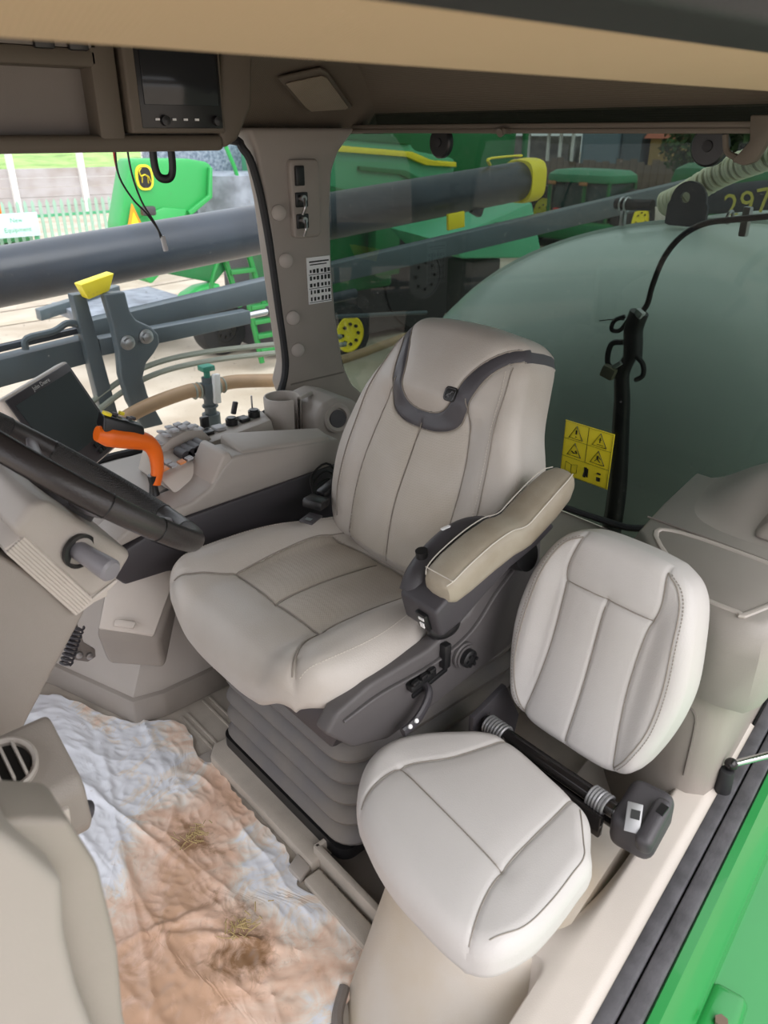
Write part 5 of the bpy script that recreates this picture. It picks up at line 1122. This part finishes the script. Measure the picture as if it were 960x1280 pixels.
# ladders
def ladder(nm, p0, p1, w, n_, y0):
    o = MB(); r1 = MB()
    root_ = MB().tube([(p0[0], y0, p0[1]), (p1[0], y0, p1[1])], .042, 8).build(nm, M['green'], cb)
    MB().tube([(p0[0]+w, y0, p0[1]), (p1[0]+w, y0, p1[1])], .042, 8).build('ladder_rail', M['green'], root_)
    for k in range(n_):
        t = (k+.12)/n_; x = p0[0]+(p1[0]-p0[0])*t; z = p0[1]+(p1[1]-p0[1])*t
        MB().box((x+w/2, y0, z), (w, .14, .06), bev=.005).build('ladder_step', M['green'], root_)
ladder('upper_ladder', (5.40, -.05), (5.60, -.80), .38, 3, 9.35)
ladder('lower_ladder', (5.72, -.80), (5.86, -1.62), .36, 4, 9.30)
MB().tube([(5.42, 9.3, -.2), (5.40, 9.2, .05), (5.2, 9.1, -.1), (5.05, 9.1, -.45), (5.15, 9.1, -.75)], .03, 8, smooth=4).build('hand_rail', M['green'], cb)
def wheel(nm, c, R, r, w, mt, mr, par):
    o = MB().lathe((c[0], c[1]+w/2, c[2]), (0, -1, 0), [(0, r), (.02, R*.93), (w*.2, R), (w*.8, R), (w-.02, R*.93), (w, r)], 40, cap=False).build(nm, mt, par)
    MB().lathe((c[0], c[1]-w/2+.02, c[2]), (0, -1, 0), [(0, r*.98), (.015, r), (.02, r*.9), (-.12, r*.82), (-.16, r*.45), (-.10, r*.35), (-.09, .01)], 36).build('wheel_rim', mr, o)
    for k in range(26):
        a = 2*pi*k/26; MB().box((c[0]+R*cos(a), c[1], c[2]+R*sin(a)), (.06, w*.8, .07), (0, -a, 0), .01).build('tread_lug', mt, o) if par is cb and R > .6 and k % 1 == 0 else None
    for k in range(8):
        a = 2*pi*k/8; MB().cyl((c[0]+r*.55*cos(a), c[1]-w/2-.0, c[2]+r*.55*sin(a)), (c[0]+r*.55*cos(a), c[1]-w/2-.03, c[2]+r*.55*sin(a)), .025, seg=8).build('wheel_nut', M['black'], o)
    return o
wheel('wheel', (5.95, 10.6, G+.40), .40, .22, .4, M['rubber'], M['rubber'], cb)
wheel('wheel', (7.13, 9.05, G+.42), .43, .27, .4, M['rubber'], M['yellow'], cb)
wheel('wheel', (9.4, 9.95, G+.92), .95, .4, .7, M['rubber'], M['charcoal'], cb)
# long side with yellow stripe
M['green_side'] = mat('side_panel_green', (.10, .42, .22), .35, var=.05, vscale=.8)
pY([(6.3, .2), (6.3, 1.6), (8.3, 1.5), (8.75, 1.1), (9.6, .98), (9.6, .35), (8.2, .3)], 9.2, 1.2, .05, 'side_body', M['green_side'])
pY([(6.3, 1.25), (8.6, 1.09), (9.0, .97), (9.55, .93), (9.55, .86), (8.9, .90), (8.5, 1.02), (6.3, 1.17)], 9.12, .08, .01, 'stripe', M['yellow'], cb, 'yellow side stripe')
pY([(6.3, 1.9), (6.3, 1.33), (8.6, 1.18), (8.7, 1.9)], 9.15, .05, .02, 'upper_panel', M['green_dk'])
pY([(7.6, .92), (8.5, .84), (8.85, .70), (8.92, .5), (8.8, .5), (8.7, .66), (8.4, .78), (7.6, .86)], 9.14, .06, .01, 'panel_recess', M['green_dk'])
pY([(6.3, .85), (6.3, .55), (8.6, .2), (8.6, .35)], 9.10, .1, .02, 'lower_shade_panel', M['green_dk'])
MB().box((7.9, 10.3, -.62), (3.2, 1.3, 2.05), bev=.05).build('undercarriage', M['charcoal'], cb)
MB().box((8.2, 9.3, -.3), (.5, .2, .7), bev=.03).build('hydraulic_block', M['green_dk'], cb)
gt = thing('grain_trailer', 'dark green grain bin body behind the harvester stripe, under the left latch knob', 'trailer', (12, 11, G))
pY([(9.3, 2.2), (9.3, .5), (10.2, .45), (12.6, .55), (12.7, 2.2)], 10.52, 2.5, .05, 'bin', M['green_dk'], gt)
pY([(9.3, .42), (12.6, .5), (12.6, .62), (9.3, .56)], 10.45, .05, .02, 'rim', M['green_far'], gt)
MB().tube([(12.75, 10.4, 2.0), (12.75, 10.4, -.2)], .06, 8).build('corner_post', M['green_dk'], gt)
wheel('wheel', (11.3, 11.2, G+.7), .7, .35, .5, M['rubber'], M['rubber'], gt)
gh_ = thing('green_header_table', 'pale green sloped harvester tray between the boom tube and lower beam', 'machine part', (8, 7.3, G))
MB().hexa([(7.5, 7.0, -.1), (8.9, 6.8, -.2), (9.1, 8.0, -.2), (7.7, 8.2, -.1), (7.12, 7.0, .14), (8.7, 6.9, .52), (8.9, 8.0, .55), (7.3, 8.2, .2)], .03).build('tray', mat('tray_green', (.10, .46, .25), .4), gh_)
MB().prism([(7.9, 6.86, .1), (8.2, 6.85, .1), (7.95, 6.85, .32)], (0, .04, 0)).build('tray_gusset', M['green_dk'], gh_)
MB().box((8.5, 7.7, -1.0), (.6, .5, 1.5), bev=.04).build('stand', M['charcoal'], gh_)
# flat-bed frame in the distance between boom and arm
tr_ = thing('trailer_frame', 'grey steel trailer frame on the yard, left of the green ladder', 'trailer', (4.6, 13, G))
MB().hexa([(3.6, 11.4, -1.05), (5.4, 12.8, -1.1), (5.4, 13.0, -1.1), (3.6, 11.6, -1.05), (3.6, 11.4, -.9), (5.4, 12.8, -.95), (5.4, 13.0, -.95), (3.6, 11.6, -.9)], .01).build('side_member', M['boom_lt'], tr_)
MB().hexa([(4.1, 11.0, -1.15), (6.0, 11.5, -1.2), (6.0, 13.0, -1.2), (4.1, 12.4, -1.15), (4.1, 11.0, -1.0), (6.0, 11.5, -1.05), (6.0, 13.0, -1.05), (4.1, 12.4, -1.0)], .02).build('deck', M['dust'], tr_)
MB().box((4.2, 11.5, -1.4), (.1, .1, .7)).build('prop', M['boom_lt'], tr_); MB().box((5.8, 12.3, -1.4), (.1, .1, .7)).build('prop', M['boom_lt'], tr_)

# ================================================================== parked tractor seen through the rear glass
tt = thing('parked_tractor', 'green tractor with rounded cab roof and dark windows, beyond the yellow boom end', 'tractor', (20.8, 14.2, G))
cx_, cy_ = 20.9, 14.1
M['win_dk'] = mat('dark_cab_glass', (.03, .06, .06), .08)
MB().loft([rrect(20.0, 22.0, 12.95, 15.5, .35, z) if 0 else [(x, y, z) for x, y, _ in rrect(20.0+i, 21.5-i, 13.15+i, 15.50-i, .3, z)] for z, i in ((.05, .02), (.12, 0), (.25, .02), (.36, .16), (.40, .5))]).build('cab_roof', mat('roof_green', (.05, .27, .13), .4), tt)
MB().box((20.8, 14.3, -.75), (1.3, 2.0, 1.6), bev=.05).build('cab_glass', M['win_dk'], tt)
for x, y_ in ((20.10, 15.32), (20.10, 14.1), (20.10, 13.28), (21.4, 13.28), (21.4, 15.32)): MB().tube([(x, y_, -1.5), (x, y_, .1)], .06, 6).build('cab_post', M['green_dk'], tt)
for y_ in (15.2, 14.1): MB().box((20.02, y_, .02), (.06, .28, .10), bev=.02).build('roof_lamp', mat('amber_lamp', (.45, .20, .08), .4), tt)
MB().box((19.9, 14.75, -.72), (.12, .45, .13), bev=.03).build('tail_light', M['red'], tt)
MB().box((20.8, 14.6, -1.25), (2.4, 3.4, .5), bev=.12).build('fender', M['green_dk'], tt)
wheel('wheel', (20.9, 16.4, G+.8), .85, .45, .5, M['rubber'], M['yellow'], tt); wheel('wheel', (20.9, 12.9, G+.8), .85, .45, .5, M['rubber'], M['yellow'], tt)
MB().box((19.3, 17.0, -1.3), (1.6, 1.8, .8), bev=.1).build('hitch_frame', M['green_dk'], tt)
t2 = thing('far_green_machine', 'small green machine roof among yard clutter, left of the ribbed hose', 'machine', (24, 12.2, G))
MB().box((24, 12.0, -.3), (1.6, 1.7, 1.2), bev=.15).build('hood', M['green_far'], t2); MB().box((24, 12.0, -1.2), (1.4, 1.5, 1.1), bev=.1).build('chassis', M['green_dk'], t2)
t3 = thing('far_green_harvester', 'dark green machine shape behind the ribbed hose at the right edge', 'machine', (16, 6.9, G))
MB().box((16.5, 7.6, -.2), (2.2, 2.6, 2.0), bev=.3).build('hood', M['green_dk'], t3); MB().box((16.2, 6.6, .55), (1.4, 1.2, .7), bev=.15).build('cab', M['dust'], t3); MB().box((16.5, 7.6, -1.4), (1.8, 2.2, .7), bev=.1).build('chassis', M['charcoal'], t3)
t4 = thing('blue_grey_machine_cab', 'pale machine cab and mirror seen just left of the yellow boom end', 'machine', (17, 15.5, G))
MB().box((17.5, 16.6, .55), (1.4, 1.6, 1.5), bev=.25).build('cab', mat('pale_cab', (.22, .30, .30), .3, var=.4, vscale=2), t4)
MB().box((17.5, 16.6, -.8), (1.6, 2.0, 1.6), bev=.1).build('body', M['green_dk'], t4)
for y_ in (15.6, 15.2): MB().tube([(17.0, y_, -.8), (17.0, y_, 1.9)], .07, 6).build('mast', M['charcoal'], t4)

# ================================================================== far yard edge: wall, fence, buildings, tree
M['conc'] = mat('concrete_plank', (.42, .40, .41), .9, var=.25, vscale=1.5, var_col=(.36, .32, .30)); M['pale_post'] = mat('pale_post', (.78, .77, .75), .8)
yw = thing('concrete_wall', 'grey precast concrete boundary wall with pale posts at the far left', 'wall', (12, 34.5, G))
def wl(x): return 35.0-.12*(x-9)
xs = [8.2, 10.9, 13.6, 16.3, 19.0]
for i, x in enumerate(xs):
    MB().box((x, wl(x)-.1, G+1.35), (.22, .22, 2.7)).build('wall_post', M['pale_post'], yw)
    if i < len(xs)-1:
        for k in range(5): MB().hexa([(x, wl(x), G+.36*k), (xs[i+1], wl(xs[i+1]), G+.36*k), (xs[i+1], wl(xs[i+1])+.08, G+.36*k), (x, wl(x)+.08, G+.36*k), (x, wl(x), G+.36*k+.345), (xs[i+1], wl(xs[i+1]), G+.36*k+.345), (xs[i+1], wl(xs[i+1])+.08, G+.36*k+.345), (x, wl(x)+.08, G+.36*k+.345)]).build('wall_plank', M['conc'], yw)
M['grass'] = mat('grass_bank', (.30, .48, .14), .95, bump=.8, scale=6, var=.4, vscale=1.2)
gb = MB().grid(lambda u, v: (2+24*u, 36.5+10*v, -.25+1.1*v+.15*sin(u*31)*v), 30, 4).build('grass_bank', M['grass']); struct(gb, 'grass bank beyond the concrete wall')
# palisade fence with sign
pf = thing('palisade_fence', 'green steel palisade fence beyond the yard, left window', 'fence', (6.5, 18.2, G))
M['pale_green'] = mat('pale_steel', (.36, .55, .43), .6); M['fence_green'] = mat('fence_rail', (.10, .42, .22), .5)
p0_ = MB().prism([(4.6, 18.2, G), (4.665, 18.2, G), (4.665, 18.2, -.02), (4.6325, 18.2, .05), (4.6, 18.2, -.02)], (0, .03, 0)).build('fence_pale', M['pale_green'], pf)
for k in range(1, 34):
    c = p0_.copy(); COL.objects.link(c); c.location.x += .155*k
for z in (-.28, -1.4): MB().box((7.2, 18.25, z), (5.4, .05, .06)).build('fence_rail', M['fence_green'], pf)
sgn = thing('yard_sign', 'pale blue rectangular sign with two lines of green lettering, on the palisade fence', 'sign', (5.5, 18.0, G))
MB().box((5.50, 17.98, -.41), (1.0, .04, .47), bev=.005).build('sign_board', mat('sign_blue', (.62, .82, .84), .5), sgn)
for x in (5.02, 5.93): MB().box((x, 18.04, -1.2), (.08, .06, 1.2)).build('sign_post', M['fence_green'], sgn)
plab(text_mb('New', .13, (5.55, 17.955, -.31), (1, 0, 0), (0, 0, 1)).build('sign_text', M['fence_green'], sgn), 'green word New')
plab(text_mb('Equipment', .13, (5.55, 17.955, -.50), (1, 0, 0), (0, 0, 1)).build('sign_text', M['fence_green'], sgn), 'green word Equipment')
def house(nm, lb, cat, x, y, w, d, z1, mwall, roof=None, g0=G, face='x'):
    h = thing(nm, lb, cat, (x, y, g0)); MB().box((x, y, (g0+z1)/2), (d, w, z1-g0)).build('walls', mwall, h)
    if roof: MB().prism([(x-d/2-.3, y-w/2-.3, z1), (x+d/2+.3, y-w/2-.3, z1), (x, y-w/2-.3, z1+roof[0])], (0, w+.6, 0)).build('roof', roof[1], h)
    return h
M['blue_wall'] = mat('bluegrey_sheet', (.16, .22, .26), .6, var=.1); M['dk_wall'] = mat('dark_sheet', (.10, .13, .15), .6); M['brick_'] = mat('brown_brick', (.30, .14, .09), .9, var=.3, vscale=1); M['ochre'] = mat('ochre_wall', (.35, .23, .08), .8); M['white_wall'] = mat('white_wall', (.75, .75, .74), .8); M['roof_red'] = mat('red_roof', (.45, .14, .09), .8)
house('shed', 'blue-grey corrugated shed behind the parked tractor, right half of the rear window', 'building', 48, 31.85, 2.7, 3, 1.6, M['blue_wall'])
house('dark_shed', 'darker grey shed adjoining the blue-grey shed, behind the parked tractor', 'building', 48.3, 29.7, 1.4, 3, 1.6, M['dk_wall'])
house('ochre_building', 'ochre building with red gable roof, left of the right latch knob', 'building', 48.5, 27.9, 1.2, 3, 1.0, M['ochre'], (1.6, M['roof_red']))
h = house('open_shelter', 'white framed open shelter far behind the parked tractor', 'building', 48, 37.3, 5.2, 1.0, 1.1, mat('shelter_back', (.20, .19, .18), .9, var=.5, vscale=1))
for y_ in (33.9, 34.9, 35.9, 37.6): MB().box((46.5, y_, -.1), (.15, .18, 3.3)).build('shelter_post', M['pale_post'], h)
MB().box((46.5, 36.3, 1.55), (1, 5.2, .25)).build('shelter_roof', M['pale_post'], h)
house('brick_house', 'reddish brick house far behind the yellow boom end', 'building', 50, 50, 9, 5, 1.3, M['brick_'], (1.8, M['roof_red']))
house('white_house', 'white building beyond the concrete wall, top of the side window', 'building', 16, 60, 12, 10, .8, M['white_wall'], (1.2, M['roof_red']))
house('pale_shed', 'long pale shed beyond the concrete wall, left top of the side window', 'building', 26, 62, 12, 9, .7, M['white_wall'], (.9, mat('grey_roof', (.5, .5, .5), .7)))
# timber slab fence behind the tractor
wf = thing('timber_fence', 'weathered brown board fence behind the parked tractor', 'fence', (42, 31, G))
M['timber'] = mat('weathered_timber', (.16, .125, .10), .9, var=.4, vscale=2)
b0 = MB().box((42, 22.2, -.95), (.06, .42, 1.6)).build('fence_board', M['timber'], wf)
random.seed(5)
for k in range(1, 44):
    c = b0.copy(); COL.objects.link(c); c.location.y += .46*k; c.scale.z = random.uniform(.9, 1.1); c.location.z += 0
M['leaf'] = mat('dark_foliage', (.05, .10, .03), .9, bump=1, scale=12, var=.5, vscale=3)
def tree(lb, x, y, z0, r, n=900):
    t_ = thing('tree', lb, 'tree', (x, y, G)); MB().cyl((x, y, G), (x, y, z0), .18, .1, seg=8).build('trunk', M['timber'], t_)
    rnd = random.Random(int(x*7+y)); V = []; F = []
    for i in range(n):
        a = rnd.uniform(0, 2*pi); b2_ = rnd.uniform(-1, 1); q = r*(rnd.uniform(.45, 1)); c = Vector((x+q*cos(a)*sqrt(1-b2_*b2_), y+q*sin(a)*sqrt(1-b2_*b2_), z0+r*.6+q*b2_*.8)); s_ = r*.11
        d1 = Vector((rnd.uniform(-1, 1), rnd.uniform(-1, 1), rnd.uniform(-1, 1))).normalized()*s_; d2 = d1.cross(Vector((rnd.uniform(-1, 1), rnd.uniform(-1, 1), 1))).normalized()*s_*.6
        o = len(V); V += [c-d1, c-d2, c+d1, c+d2]; F.append((o, o+1, o+2, o+3))
    o = MB().add(V, F).build('foliage', M['leaf'], t_); o['kind'] = 'stuff'
tree('dark round tree behind the right latch knob', 38, 20.8, -.2, 1.5)
tree('green tree beyond the concrete wall, top left of the side window', 10.5, 44, -.3, 2.2)
tree('added dark tree mass hiding bright sky behind the ribbed hose at the right edge', 30, 13.2, .2, 2.6, 1600)  # no real tree: added to block bright sky where dark machinery belongs
pu = thing('parked_pickup', 'dark pickup vehicle parked on the bank beyond the concrete wall', 'vehicle', (10.0, 39, -.1))
MB().box((10.2, 38.5, .35), (2.6, 1.2, .5), bev=.12).build('body', M['charcoal'], pu); MB().box((10.0, 38.5, .7), (1.3, 1.1, .4), bev=.12).build('cabin', M['win_dk'], pu)
for x in (9.4, 11.0): MB().cyl((x, 37.85, .12), (x, 38.0, .12), .22, seg=16).build('wheel', M['rubber'], pu)
bb_ = thing('compact_machine', 'small green implement with orange top by the fence, far left', 'machine', (7.3, 26, G))
MB().box((7.5, 26.5, -1.35), (1.8, 1.0, .7), bev=.1).build('body', M['green_dk'], bb_); MB().box((7.5, 26.5, -.8), (.6, .6, .4), bev=.05).build('hopper', M['orange'], bb_)
